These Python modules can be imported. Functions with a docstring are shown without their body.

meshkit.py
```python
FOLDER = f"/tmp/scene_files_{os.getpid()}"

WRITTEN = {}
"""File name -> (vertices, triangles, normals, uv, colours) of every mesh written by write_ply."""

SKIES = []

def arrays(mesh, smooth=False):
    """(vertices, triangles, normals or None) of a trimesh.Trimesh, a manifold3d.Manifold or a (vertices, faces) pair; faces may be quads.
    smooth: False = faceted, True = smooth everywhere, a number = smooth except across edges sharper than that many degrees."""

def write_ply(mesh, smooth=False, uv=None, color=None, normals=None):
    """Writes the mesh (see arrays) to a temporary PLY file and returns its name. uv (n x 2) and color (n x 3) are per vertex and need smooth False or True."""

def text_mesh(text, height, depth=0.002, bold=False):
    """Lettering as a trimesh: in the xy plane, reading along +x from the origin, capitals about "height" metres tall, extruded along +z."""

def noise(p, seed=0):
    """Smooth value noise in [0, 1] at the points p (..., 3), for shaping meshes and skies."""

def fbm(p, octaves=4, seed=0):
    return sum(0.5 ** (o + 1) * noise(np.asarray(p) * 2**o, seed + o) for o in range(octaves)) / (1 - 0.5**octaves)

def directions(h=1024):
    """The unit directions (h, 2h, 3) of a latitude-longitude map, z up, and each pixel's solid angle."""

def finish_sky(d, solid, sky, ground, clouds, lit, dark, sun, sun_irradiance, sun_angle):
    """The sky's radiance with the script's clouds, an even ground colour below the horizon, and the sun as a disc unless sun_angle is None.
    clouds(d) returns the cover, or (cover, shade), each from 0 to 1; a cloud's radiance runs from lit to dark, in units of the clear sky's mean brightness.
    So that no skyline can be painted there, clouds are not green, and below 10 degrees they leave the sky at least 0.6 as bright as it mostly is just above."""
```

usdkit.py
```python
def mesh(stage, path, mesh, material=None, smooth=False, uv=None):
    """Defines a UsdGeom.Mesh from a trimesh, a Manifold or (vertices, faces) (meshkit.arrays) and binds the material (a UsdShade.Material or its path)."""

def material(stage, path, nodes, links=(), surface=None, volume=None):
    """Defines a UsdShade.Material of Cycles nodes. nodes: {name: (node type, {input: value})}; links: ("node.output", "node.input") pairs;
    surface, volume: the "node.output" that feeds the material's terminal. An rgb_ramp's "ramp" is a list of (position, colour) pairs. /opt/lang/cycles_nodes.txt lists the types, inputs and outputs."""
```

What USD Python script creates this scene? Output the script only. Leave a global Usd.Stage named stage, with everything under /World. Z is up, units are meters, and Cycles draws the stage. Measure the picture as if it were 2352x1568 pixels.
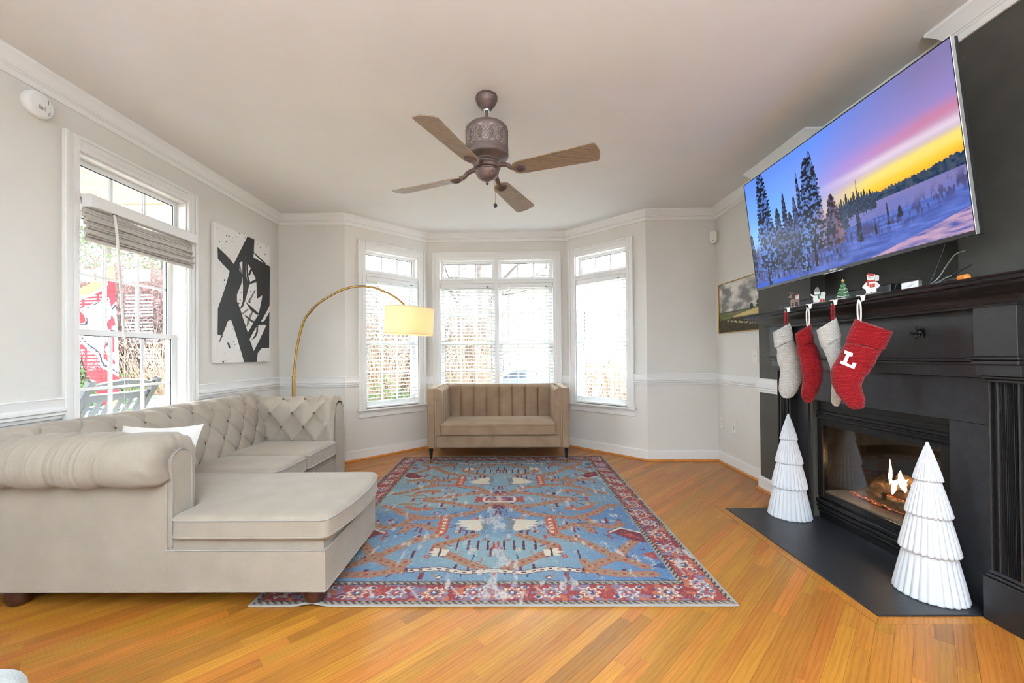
import math, random
import numpy as np
import trimesh
import shapely
from shapely.geometry import Polygon, Point, LineString, MultiPolygon, box as sbox
from shapely.ops import unary_union
from pxr import Usd, UsdGeom, UsdLux, UsdShade, Sdf, Gf, Vt
import usdkit, meshkit

stage = Usd.Stage.CreateInMemory()
UsdGeom.SetStageUpAxis(stage, 'Z'); UsdGeom.SetStageMetersPerUnit(stage, 1.0)
UsdGeom.Xform.Define(stage, '/World'); UsdGeom.Scope.Define(stage, '/World/Looks')

# ---------------------------------------------------------------- camera, sky, lights, exposure
EXPOSURE = 0.26
SKY = 7.0
UNSEEN_LAMP_LEVEL = 1.0
cam = UsdGeom.Camera.Define(stage, '/World/camera')
YAW, PITCH, ROLL = -0.0129, 0.0086, -0.0092
FPX = 950.0
cam.CreateHorizontalApertureAttr(36.0)
cam.CreateVerticalApertureAttr(24.0)
cam.CreateFocalLengthAttr(FPX / 2352 * 36)
cam.CreateHorizontalApertureOffsetAttr(17.4 / 2352 * 36)
cam.CreateVerticalApertureOffsetAttr(23.5 / 2352 * 36)
cam.CreateExposureAttr(EXPOSURE)
cam.CreateClippingRangeAttr(Gf.Vec2f(0.05, 2000))
def camera_axes():
    cy, sy, cp, sp, cr, sr = math.cos(YAW), math.sin(YAW), math.cos(PITCH), math.sin(PITCH), math.cos(ROLL), math.sin(ROLL)
    def back(u, v, w):                     # image right, image up, depth  ->  world
        x = u * cr - v * sr; z2 = u * sr + v * cr
        y = w * cp - z2 * sp; z = w * sp + z2 * cp
        return np.array([x * cy + y * sy, -x * sy + y * cy, z])
    return back(1, 0, 0), back(0, 1, 0), -back(0, 0, 1)
R_, U_, B_ = camera_axes()
cam.AddTransformOp().Set(Gf.Matrix4d(*R_, 0, *U_, 0, *B_, 0, 0.0, 0.0, 1.167, 1))

dome = UsdLux.DomeLight.Define(stage, '/World/sky')
dome.CreateColorAttr(Gf.Vec3f(0.84, 0.95, 1.06)); dome.CreateIntensityAttr(SKY)

def unseen_bowl_lamp(k, x, y, r, power):
    """an unseen lamp in a hanging bowl, placed behind the camera to light the ceiling"""
    L = UsdLux.DiskLight.Define(stage, f'/World/unseen_bowl_light_{k:03d}')
    L.CreateRadiusAttr(r); L.CreateIntensityAttr(power * UNSEEN_LAMP_LEVEL)
    L.CreateColorAttr(Gf.Vec3f(0.75, 0.94, 1.15))
    L.AddTranslateOp().Set(Gf.Vec3d(x, y, 2.135)); L.AddRotateXOp().Set(180.0)
UNSEEN_LAMPS = [(-0.5, -0.7), (0.9, -0.7), (-0.6, -2.3), (0.8, -2.3)]
for k, (x, y) in enumerate(UNSEEN_LAMPS):
    unseen_bowl_lamp(k, x, y, 0.17, (480.0, 540.0, 480.0, 480.0)[k])

# ---------------------------------------------------------------- helpers
rng = np.random.default_rng(7)
random.seed(7)
_count = {}
def numbered(parent, name):
    k = _count.get((parent, name), 0); _count[(parent, name)] = k + 1
    return f'{parent}/{name}' if k == 0 else f'{parent}/{name}_{k:03d}'
def pathof(p): return '/World' if p is None else (p if isinstance(p, str) else str(p.GetPath()))
def tag(p, label=None, cat=None, group=None, kind=None):
    for k, v in (('label', label), ('category', cat), ('group', group), ('kind', kind)):
        if v: p.SetCustomDataByKey(k, v)
    return p
def thing(name, label, cat, loc=(0, 0, 0), rz=0, group=None, kind=None):
    x = UsdGeom.Xform.Define(stage, numbered('/World', name))
    x.AddTranslateOp().Set(Gf.Vec3d(*map(float, loc)))
    if rz: x.AddRotateZOp().Set(math.degrees(rz))
    return tag(x.GetPrim(), label, cat, group, kind)
def structure(name, label=None):
    return thing(name, label, None, kind='structure')
def copy_of(src, name, label, loc, rz=0, group=None, scale=None):
    x = UsdGeom.Xform.Define(stage, numbered('/World', name))
    x.AddTranslateOp().Set(Gf.Vec3d(*map(float, loc)))
    if rz: x.AddRotateZOp().Set(math.degrees(rz))
    if scale: x.AddScaleOp().Set(Gf.Vec3f(scale, scale, scale))
    p = x.GetPrim(); was = src.GetCustomData()
    p.GetReferences().AddInternalReference(src.GetPath()); p.SetInstanceable(True)
    x.SetXformOpOrder(x.GetOrderedXformOps())
    return tag(p, label, was['category'], group or was.get('group'))
def group_part(name, parent):
    return UsdGeom.Xform.Define(stage, numbered(pathof(parent), name)).GetPrim()
def vf(m):
    if isinstance(m, MB): return m.vf()
    if hasattr(m, 'vertices'): return np.asarray(m.vertices, float), np.asarray(m.faces, int)
    return np.asarray(m[0], float), np.asarray(m[1], int)
def obj(name, m, mat, parent=None, smooth=False, label=None, kind=None, cat=None, group=None, col=None):
    """one Mesh prim; col: per-vertex colours (n x 3) written as primvar 'tone'"""
    v, f = vf(m)
    path = numbered(pathof(parent), name)
    if col is not None:
        me = UsdGeom.Mesh.Define(stage, path)
        me.CreatePointsAttr(Vt.Vec3fArray.FromNumpy(v.astype(np.float32)))
        me.CreateFaceVertexCountsAttr(Vt.IntArray.FromNumpy(np.full(len(f), f.shape[1], np.int32)))
        me.CreateFaceVertexIndicesAttr(Vt.IntArray.FromNumpy(f.astype(np.int32).ravel()))
        me.CreateSubdivisionSchemeAttr('none')
        c = np.broadcast_to(np.asarray(col, np.float32), (len(v), 3))
        UsdGeom.PrimvarsAPI(me).CreatePrimvar('tone', Sdf.ValueTypeNames.Color3fArray, 'vertex').Set(Vt.Vec3fArray.FromNumpy(np.ascontiguousarray(c)))
        if smooth:
            _, _, n = meshkit.arrays((v, f), True)
            me.CreateNormalsAttr(Vt.Vec3fArray.FromNumpy(n.astype(np.float32))); me.SetNormalsInterpolation('vertex')
        UsdShade.MaterialBindingAPI.Apply(me.GetPrim()).Bind(M[mat])
    else:
        me = usdkit.mesh(stage, path, (v, f), M[mat], smooth)
    return tag(me.GetPrim(), label, cat, group, kind)

_c = np.array([(sx, sy, sz) for sx in (-1, 1) for sy in (-1, 1) for sz in (-1, 1)], float)
_hp = np.vstack([_c * (1, 1, 1) - _c * (0 if a == 0 else .2, 0 if a == 1 else .2, 0 if a == 2 else .2) for a in range(3)])
_hs = np.repeat(np.arange(3), 8)
_hull = trimesh.convex.convex_hull(_hp)
_ix = np.array([np.argmin(((_hp - q) ** 2).sum(1)) for q in _hull.vertices])
_hf = _ix[_hull.faces]
_box8 = _c
_box8f = np.array(trimesh.creation.box().faces)
_b8v = np.array(trimesh.creation.box().vertices) * 2
class MB:
    """collects shapes into one mesh"""
    def __init__(s): s.v, s.f, s.n = [], [], 0
    def add(s, v, f, mat=None):
        v = np.asarray(v, float); f = np.asarray(f, int)
        if f.shape[1] == 4: f = np.vstack([f[:, [0, 1, 2]], f[:, [0, 2, 3]]])
        if mat is not None: v = v @ np.asarray(mat)[:3, :3].T + np.asarray(mat)[:3, 3]
        s.v.append(v); s.f.append(f + s.n); s.n += len(v); return s
    def box(s, x0, x1, y0, y1, z0, z1, bev=0, mat=None):
        c = np.array([(x0 + x1) / 2, (y0 + y1) / 2, (z0 + z1) / 2]); h = np.abs(np.array([x1 - x0, y1 - y0, z1 - z0])) / 2
        if bev <= 0: return s.add(_b8v * h + c, _box8f, mat)
        bev = min(bev, h.min() * .95)
        sg = np.sign(_hp); v = sg * h
        for a in range(3):
            k = _hs == a
            for b in range(3):
                if b != a: v[k, b] -= sg[k, b] * bev
        return s.add(v + c, _hf, mat)
    def mesh(s, m, mat=None): return s.add(m.vertices, m.faces, mat)
    def prism(s, poly, h0, h1, mat=None):
        """poly (x, y) extruded from h0 to h1 along z, then mat"""
        P = poly if hasattr(poly, 'geom_type') else Polygon(poly)
        if not P.is_valid: P = P.buffer(0)
        for g in getattr(P, 'geoms', [P]):
            if g.is_empty or g.area < 1e-9: continue
            m = trimesh.creation.extrude_polygon(g, h1 - h0, engine='earcut')
            v = np.array(m.vertices); v[:, 2] += h0
            s.add(v, m.faces, mat)
        return s
    def tube(s, pts, r, n=10, caps=True, closed=False):
        v, f = tube(pts, r, n, caps, closed); return s.add(v, f)
    def lathe(s, prof, n=32, at=(0, 0, 0), mat=None):
        v, f = lathe(prof, n); return s.add(v + np.asarray(at, float), f, mat)
    def vf(s): return np.vstack(s.v), np.vstack(s.f)
def box(*a, **k): return MB().box(*a, **k)
def prism(*a, **k): return MB().prism(*a, **k)
XZ = np.array([[1, 0, 0, 0], [0, 0, -1, 0], [0, 1, 0, 0], [0, 0, 0, 1.]])      # prism (x, y=z) extruded toward -y
def frame(o, ex, ey, ez):
    m = np.eye(4); m[:3, 0], m[:3, 1], m[:3, 2], m[:3, 3] = ex, ey, ez, o; return m
YZ = frame((0, 0, 0), (0, 1, 0), (0, 0, 1), (1, 0, 0))                           # prism (y, z) extruded toward +x
def tube(pts, r, n=10, caps=True, closed=False):
    p = np.asarray(pts, float); N = len(p); r = np.broadcast_to(np.asarray(r, float), (N,))
    if closed: t = np.roll(p, -1, 0) - np.roll(p, 1, 0)
    else: t = np.gradient(p, axis=0)
    t /= np.maximum(np.linalg.norm(t, axis=1, keepdims=True), 1e-12)
    a = np.array([0, 0, 1.0]) if abs(t[0][2]) < .9 else np.array([1.0, 0, 0])
    u = np.cross(t[0], a); u /= np.linalg.norm(u); us = []
    for k in range(N):
        u = u - t[k] * (u @ t[k]); u /= max(np.linalg.norm(u), 1e-12); us.append(u)
    us = np.array(us); w = np.cross(t, us)
    th = np.arange(n) / n * 2 * math.pi
    v = p[:, None] + r[:, None, None] * (us[:, None] * np.cos(th)[None, :, None] + w[:, None] * np.sin(th)[None, :, None])
    v = v.reshape(-1, 3); f = []
    K = N if closed else N - 1
    i = np.arange(n); j = (i + 1) % n
    for k in range(K):
        a0 = k * n; b0 = ((k + 1) % N) * n
        f += [np.c_[a0 + i, a0 + j, b0 + j], np.c_[a0 + i, b0 + j, b0 + i]]
    if caps and not closed:
        v = np.vstack([v, p[0], p[-1]])
        f += [np.c_[j, i, np.full(n, N * n)], np.c_[(N - 1) * n + i, (N - 1) * n + j, np.full(n, N * n + 1)]]
    return v, np.vstack(f)
def lathe(prof, n=32):
    """prof: (r, z) from bottom to top, about z"""
    p = np.asarray(prof, float); K = len(p); th = np.arange(n) / n * 2 * math.pi
    v = np.stack([p[:, 0][:, None] * np.cos(th), p[:, 0][:, None] * np.sin(th), np.repeat(p[:, 1][:, None], n, 1)], -1).reshape(-1, 3)
    i = np.arange(n); j = (i + 1) % n; f = []
    for k in range(K - 1): f += [np.c_[k * n + i, k * n + j, (k + 1) * n + j], np.c_[k * n + i, (k + 1) * n + j, (k + 1) * n + i]]
    return v, np.vstack(f)
def grid(P, closed_u=False, closed_v=False):
    """P (nu, nv, 3) -> quads"""
    nu, nv = P.shape[:2]; idx = np.arange(nu * nv).reshape(nu, nv)
    if closed_u: idx = np.vstack([idx, idx[:1]])
    if closed_v: idx = np.hstack([idx, idx[:, :1]])
    f = np.stack([idx[:-1, :-1], idx[1:, :-1], idx[1:, 1:], idx[:-1, 1:]], -1).reshape(-1, 4)
    return P.reshape(-1, 3), f
def normals_of(P):
    du = np.gradient(P, axis=0); dv = np.gradient(P, axis=1); n = np.cross(du, dv)
    return n / np.maximum(np.linalg.norm(n, axis=-1, keepdims=True), 1e-12)
def resample(pts, n):
    p = np.asarray(pts, float); d = np.r_[0, np.cumsum(np.linalg.norm(np.diff(p, axis=0), axis=1))]
    t = np.linspace(0, d[-1], n); return np.stack([np.interp(t, d, p[:, k]) for k in range(p.shape[1])], 1), t
def smooth_curve(pts, n):
    """Catmull-Rom through the points, evenly resampled"""
    p = np.asarray(pts, float); p = np.vstack([2 * p[0] - p[1], p, 2 * p[-1] - p[-2]]); o = []
    for k in range(1, len(p) - 2):
        for t in np.linspace(0, 1, 12, endpoint=False):
            a, b, c, d = p[k - 1:k + 3]
            o.append(.5 * (2 * b + (c - a) * t + (2 * a - 5 * b + 4 * c - d) * t * t + (3 * b - a - 3 * c + d) * t ** 3))
    o.append(p[-2]); return resample(o, n)[0]
def ellipsoid(c, r, sub=2):
    m = trimesh.creation.icosphere(sub); return np.array(m.vertices) * r + np.asarray(c, float), np.array(m.faces)
def srgb(r, g, b):
    c = np.array([r, g, b], float) / 255; return tuple(np.where(c < .04045, c / 12.92, ((c + .055) / 1.055) ** 2.4))
def miter(path, k, closed=False):
    """offset vector at path vertex k for a unit offset to the right of the walking direction"""
    p = np.asarray(path, float); N = len(p)
    def nrm(a, b): d = b - a; d /= np.linalg.norm(d); return np.array([d[1], -d[0]])
    n1 = nrm(p[k - 1], p[k]) if (k > 0 or closed) else None
    n2 = nrm(p[k], p[(k + 1) % N]) if (k < N - 1 or closed) else None
    if n1 is None: return n2
    if n2 is None: return n1
    return (n1 + n2) / (1 + n1 @ n2)
def moulding(path, seg, prof):
    """profile (offset, z) swept along one segment of a path, mitred at both ends, capped"""
    p = np.asarray(path, float); pr = np.asarray(prof, float); n = len(pr)
    v = []
    for k in (seg, seg + 1):
        m = miter(path, k); v.append(np.c_[p[k][0] + m[0] * pr[:, 0], p[k][1] + m[1] * pr[:, 0], pr[:, 1]])
    v = np.vstack(v); i = np.arange(n); j = (i + 1) % n
    f = [np.c_[i, n + i, n + j], np.c_[i, n + j, j]]
    P = Polygon(pr)
    tv, tf = trimesh.creation.triangulate_polygon(P, engine='earcut')
    tv = np.asarray(tv); tf = np.asarray(tf)
    ix = np.array([np.argmin(((pr - q) ** 2).sum(1)) for q in tv])
    f += [ix[tf], ix[tf][:, ::-1] + n]
    return v, np.vstack(f)
def pillow(poly, z0, z1, r=.03, crown=.02, step=.03, soft=.2):
    """a soft cushion over a plan outline (its corners rounder than r); returns mesh and the outline points at the edge"""
    from scipy.spatial import Delaunay
    P = poly if hasattr(poly, 'geom_type') else Polygon(poly)
    n = int(P.exterior.length / .012); b = np.array([P.exterior.interpolate(k / n, normalized=True).coords[0] for k in range(n)])
    if Polygon(b).exterior.is_ccw is False: b = b[::-1]
    t = np.roll(b, -1, 0) - np.roll(b, 1, 0); t /= np.linalg.norm(t, axis=1, keepdims=True); nin = np.c_[-t[:, 1], t[:, 0]]
    cz = lambda d: crown * (1 - np.exp(-(np.maximum(d - r, 0) / soft) ** 1.25))
    rings = []
    for a in np.linspace(0, math.pi / 2, 7): rings.append(np.c_[b + nin * r * (1 - math.cos(a)), np.full(n, z1 - r * .8 + r * .8 * math.sin(a))])
    low = [np.c_[q[:, :2], z0 + z1 - q[:, 2]] for q in rings]
    ins = b + nin * r; Pi = Polygon(ins).buffer(0); q = Pi.buffer(-step * .5); x0, y0, x1, y1 = P.bounds
    g = np.stack(np.meshgrid(np.arange(x0, x1, step), np.arange(y0, y1, step)), -1).reshape(-1, 2); g = g[shapely.contains_xy(q, g[:, 0], g[:, 1])]
    pts = np.vstack([ins, g]); T = Delaunay(pts).simplices; c = pts[T].mean(1); T = T[shapely.contains_xy(Pi, c[:, 0], c[:, 1])]
    a = pts[T]; area = (a[:, 1, 0] - a[:, 0, 0]) * (a[:, 2, 1] - a[:, 0, 1]) - (a[:, 2, 0] - a[:, 0, 0]) * (a[:, 1, 1] - a[:, 0, 1])
    T = T[np.abs(area) > 1e-10]; area = area[np.abs(area) > 1e-10]; T[area < 0] = T[area < 0][:, ::-1]
    d = shapely.distance(P.exterior, shapely.points(g)); top = np.c_[g, z1 + cz(d)]; bot = np.c_[g, np.full(len(g), z0)]
    side = np.array(low[::-1] + rings)                                   # from the underside up
    K = len(side); v = np.vstack([side.reshape(-1, 3), top, bot]); i = np.arange(n); j = (i + 1) % n; f = []
    for k in range(K - 1): f += [np.c_[k * n + i, k * n + j, (k + 1) * n + j], np.c_[k * n + i, (k + 1) * n + j, (k + 1) * n + i]]
    mp = np.r_[(K - 1) * n + i, K * n + np.arange(len(g))]; f.append(mp[T])
    mp = np.r_[i, K * n + len(g) + np.arange(len(g))]; f.append(mp[T][:, ::-1])
    return (v, np.vstack(f)), b
ART_BLACK = [[(3.956, 2.343), (4.055, 2.344), (4.046, 2.217), (4.038, 2.152), (3.999, 2.086), (3.962, 2.068), (3.925, 2.144), (3.875, 2.086), (3.825, 2.052), (3.79, 1.999), (3.75, 2.022)], [(3.543, 2.125), (3.659, 2.076), (3.75, 2.022), (3.79, 1.999), (3.874, 1.952), (3.852, 1.897), (3.697, 1.947), (3.546, 2.027)], [(3.825, 2.052), (3.79, 1.999), (3.697, 1.947), (3.652, 1.826), (3.589, 1.687), (3.544, 1.593), (3.539, 1.37), (3.593, 1.364), (3.669, 1.502), (3.714, 1.511), (3.78, 1.382), (3.848, 1.23), (3.897, 1.12), (4.086, 1.116), (4.102, 1.213), (4.04, 1.227), (3.972, 1.344), (3.95, 1.4), (3.864, 1.56), (3.837, 1.621), (3.789, 1.688), (3.789, 1.751), (3.852, 1.861), (3.874, 1.952), (3.825, 1.965)], [(4.038, 2.154), (4.32, 2.123), (4.31, 1.715), (4.246, 1.632), (4.153, 1.528), (4.096, 1.49), (4.01, 1.393), (3.972, 1.344), (3.943, 1.395), (4.057, 1.53), (4.121, 1.594), (4.179, 1.759), (4.188, 1.809), (4.098, 1.757), (4.091, 1.912), (4.076, 1.958), (4.014, 2.022), (3.969, 2.07), (4.0, 2.114)], [(3.875, 2.086), (3.914, 2.137), (3.927, 1.948), (3.953, 1.888), (3.991, 1.894), (3.968, 1.862), (3.93, 1.762), (3.879, 1.654), (3.837, 1.621), (3.879, 1.7), (3.883, 1.848), (3.874, 1.952)], [(3.925, 2.135), (3.943, 2.144), (3.957, 1.954), (3.991, 1.894), (3.959, 1.889), (3.939, 1.951)], [(3.961, 1.974), (4.007, 2.049), (4.022, 2.033), (3.976, 1.958)], [(3.998, 1.905), (4.084, 1.949), (4.087, 1.921), (3.991, 1.887)], [(3.923, 1.696), (4.027, 1.652), (4.121, 1.609), (4.105, 1.593), (3.996, 1.63)], [(4.306, 1.638), (4.298, 1.27), (4.168, 1.263), (4.102, 1.213), (4.04, 1.227), (4.135, 1.341), (4.253, 1.496), (4.228, 1.506), (4.104, 1.495), (4.121, 1.521), (4.219, 1.539)], [(3.907, 1.573), (4.011, 1.531), (4.104, 1.513), (4.104, 1.495), (4.011, 1.515), (3.915, 1.56)], [(4.088, 1.484), (4.108, 1.486), (4.104, 1.417), (4.072, 1.372), (4.01, 1.341), (4.056, 1.381), (4.085, 1.426)], [(4.046, 2.207), (4.249, 2.141), (4.232, 2.133), (4.077, 2.186)], [(3.599, 1.36), (3.56, 1.307), (3.581, 1.359)], [(3.662, 1.302), (3.681, 1.298), (3.697, 1.259), (3.681, 1.254)]]
ART_GREY = [[(4.059, 1.839), (3.952, 1.709), (3.974, 1.693), (4.072, 1.831)], [(3.944, 1.54), (4.012, 1.622), (4.035, 1.619), (3.958, 1.485), (3.929, 1.459)], [(3.85, 1.577), (3.952, 1.643), (3.966, 1.631), (3.857, 1.564)], [(3.633, 1.788), (3.649, 1.826), (3.613, 1.699), (3.595, 1.688)], [(3.811, 2.035), (3.836, 2.05), (3.867, 1.96), (3.853, 1.957)]]
ART_DOTS = [(3.627, 1.856, 0.007), (3.651, 2.204, 0.004), (3.632, 2.184, 0.003), (3.731, 2.225, 0.004), (3.686, 2.262, 0.005), (3.827, 2.33, 0.004), (3.711, 2.318, 0.004), (3.788, 2.282, 0.004), (3.812, 2.244, 0.004), (4.102, 2.306, 0.006), (4.158, 2.281, 0.006), (4.259, 2.321, 0.005), (4.229, 2.235, 0.005), (4.246, 2.229, 0.005), (3.647, 2.094, 0.003), (3.727, 2.078, 0.004), (3.837, 1.708, 0.007), (3.998, 1.808, 0.005), (3.982, 1.705, 0.007), (3.819, 1.671, 0.005), (3.722, 1.289, 0.005), (3.605, 1.134, 0.006), (3.633, 1.14, 0.004), (3.655, 1.169, 0.003), (3.74, 1.313, 0.003), (4.285, 1.158, 0.004), (4.217, 1.126, 0.004), (4.195, 1.129, 0.004), (4.01, 1.298, 0.003), (3.689, 1.535, 0.006), (3.838, 1.881, 0.004), (3.946, 1.868, 0.004), (3.567, 2.182, 0.003), (3.912, 2.313, 0.003), (3.783, 2.29, 0.004)]
ART_RECT = [(3.491, 2.326), (4.325, 2.343), (4.299, 1.115), (3.483, 1.119)]
FLAG = {'outline': [(5.05, 2.337), (5.077, 2.211), (5.109, 1.887), (5.139, 1.518), (5.15, 1.12), (5.145, 0.695), (5.135, 0.564), (4.952, 0.548), (4.843, 0.8), (4.739, 1.054), (4.611, 1.368), (4.489, 1.643), (4.489, 1.829), (4.613, 1.942), (4.74, 2.023), (4.851, 2.123), (4.98, 2.27)], 'yellow': [[(5.05, 2.337), (5.077, 2.211), (5.081, 2.153), (5.027, 2.143), (4.982, 2.122), (4.876, 2.008), (4.74, 1.9), (4.613, 1.846), (4.489, 1.748), (4.489, 1.852), (4.613, 1.942), (4.74, 2.023), (4.851, 2.123), (4.98, 2.27)], [(4.952, 0.561), (4.992, 0.646), (5.142, 0.669), (5.138, 0.563)]], 'white': [[(4.982, 2.077), (4.889, 1.991), (4.764, 1.891), (4.613, 1.802), (4.489, 1.713), (4.489, 1.748), (4.613, 1.834), (4.752, 1.914), (4.876, 2.014), (4.982, 2.109)], [(4.98, 1.915), (4.863, 1.861), (4.776, 1.8), (4.692, 1.747), (4.686, 1.716), (4.722, 1.683), (4.746, 1.618), (4.728, 1.586), (4.657, 1.574), (4.613, 1.541), (4.577, 1.509), (4.657, 1.418), (4.716, 1.335), (4.776, 1.275), (4.844, 1.213), (4.875, 1.144), (4.881, 1.074), (4.952, 1.027), (5.046, 0.978), (5.143, 0.941), (5.15, 1.12), (5.139, 1.518), (5.113, 1.881), (5.026, 1.798)]], 'black': [[(4.98, 1.889), (4.863, 1.842), (4.782, 1.776), (4.713, 1.729), (4.722, 1.702), (4.764, 1.632), (4.764, 1.57), (4.645, 1.543), (4.645, 1.561), (4.728, 1.577), (4.752, 1.619), (4.716, 1.701), (4.698, 1.723), (4.776, 1.788), (4.857, 1.856), (4.98, 1.906)], [(5.113, 1.861), (5.026, 1.772), (5.026, 1.748), (5.116, 1.821)], [(4.69, 1.449), (4.692, 1.401), (4.752, 1.342), (4.825, 1.275), (4.863, 1.219), (4.888, 1.124), (4.894, 1.086), (4.966, 1.046), (5.059, 1.01), (5.143, 0.974), (5.143, 0.994), (5.066, 1.03), (4.966, 1.065), (4.914, 1.118), (4.903, 1.143), (4.882, 1.232), (4.844, 1.288), (4.764, 1.355)], [(4.914, 1.594), (4.953, 1.616), (4.966, 1.649), (5.006, 1.659), (5.022, 1.713), (5.049, 1.709), (5.095, 1.647), (5.113, 1.596), (5.074, 1.574), (5.022, 1.57), (5.019, 1.524), (4.993, 1.523), (4.986, 1.458), (5.012, 1.453), (4.992, 1.381), (4.953, 1.392), (4.914, 1.34), (4.903, 1.175), (4.953, 1.123), (5.059, 1.095), (5.087, 1.121), (4.992, 1.142), (4.933, 1.2), (4.911, 1.251), (4.933, 1.328), (4.979, 1.29), (5.019, 1.239), (5.067, 1.252), (5.076, 1.449), (5.087, 1.528), (5.143, 1.532), (5.129, 1.398), (5.143, 1.173), (5.122, 1.12), (5.087, 1.108), (5.14, 1.12), (5.138, 1.532), (4.953, 1.52), (4.933, 1.583)]], 'red': [[(4.953, 1.584), (4.977, 1.638), (5.013, 1.654), (5.022, 1.7), (5.047, 1.696), (5.088, 1.634), (5.101, 1.602), (5.026, 1.583), (5.013, 1.53), (4.953, 1.527)], [(4.94, 1.456), (5.067, 1.455), (5.067, 1.265), (5.022, 1.252), (4.953, 1.341), (4.979, 1.374), (4.986, 1.419)], [(4.92, 1.378), (4.931, 1.391), (4.916, 1.276), (4.953, 1.187), (5.073, 1.141), (5.07, 1.106), (4.992, 1.123), (4.908, 1.181), (4.911, 1.289)]]}
FLAG_POLE = [(5.05, 2.363), (4.613, 2.079), (4.373, 1.927)]
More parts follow.
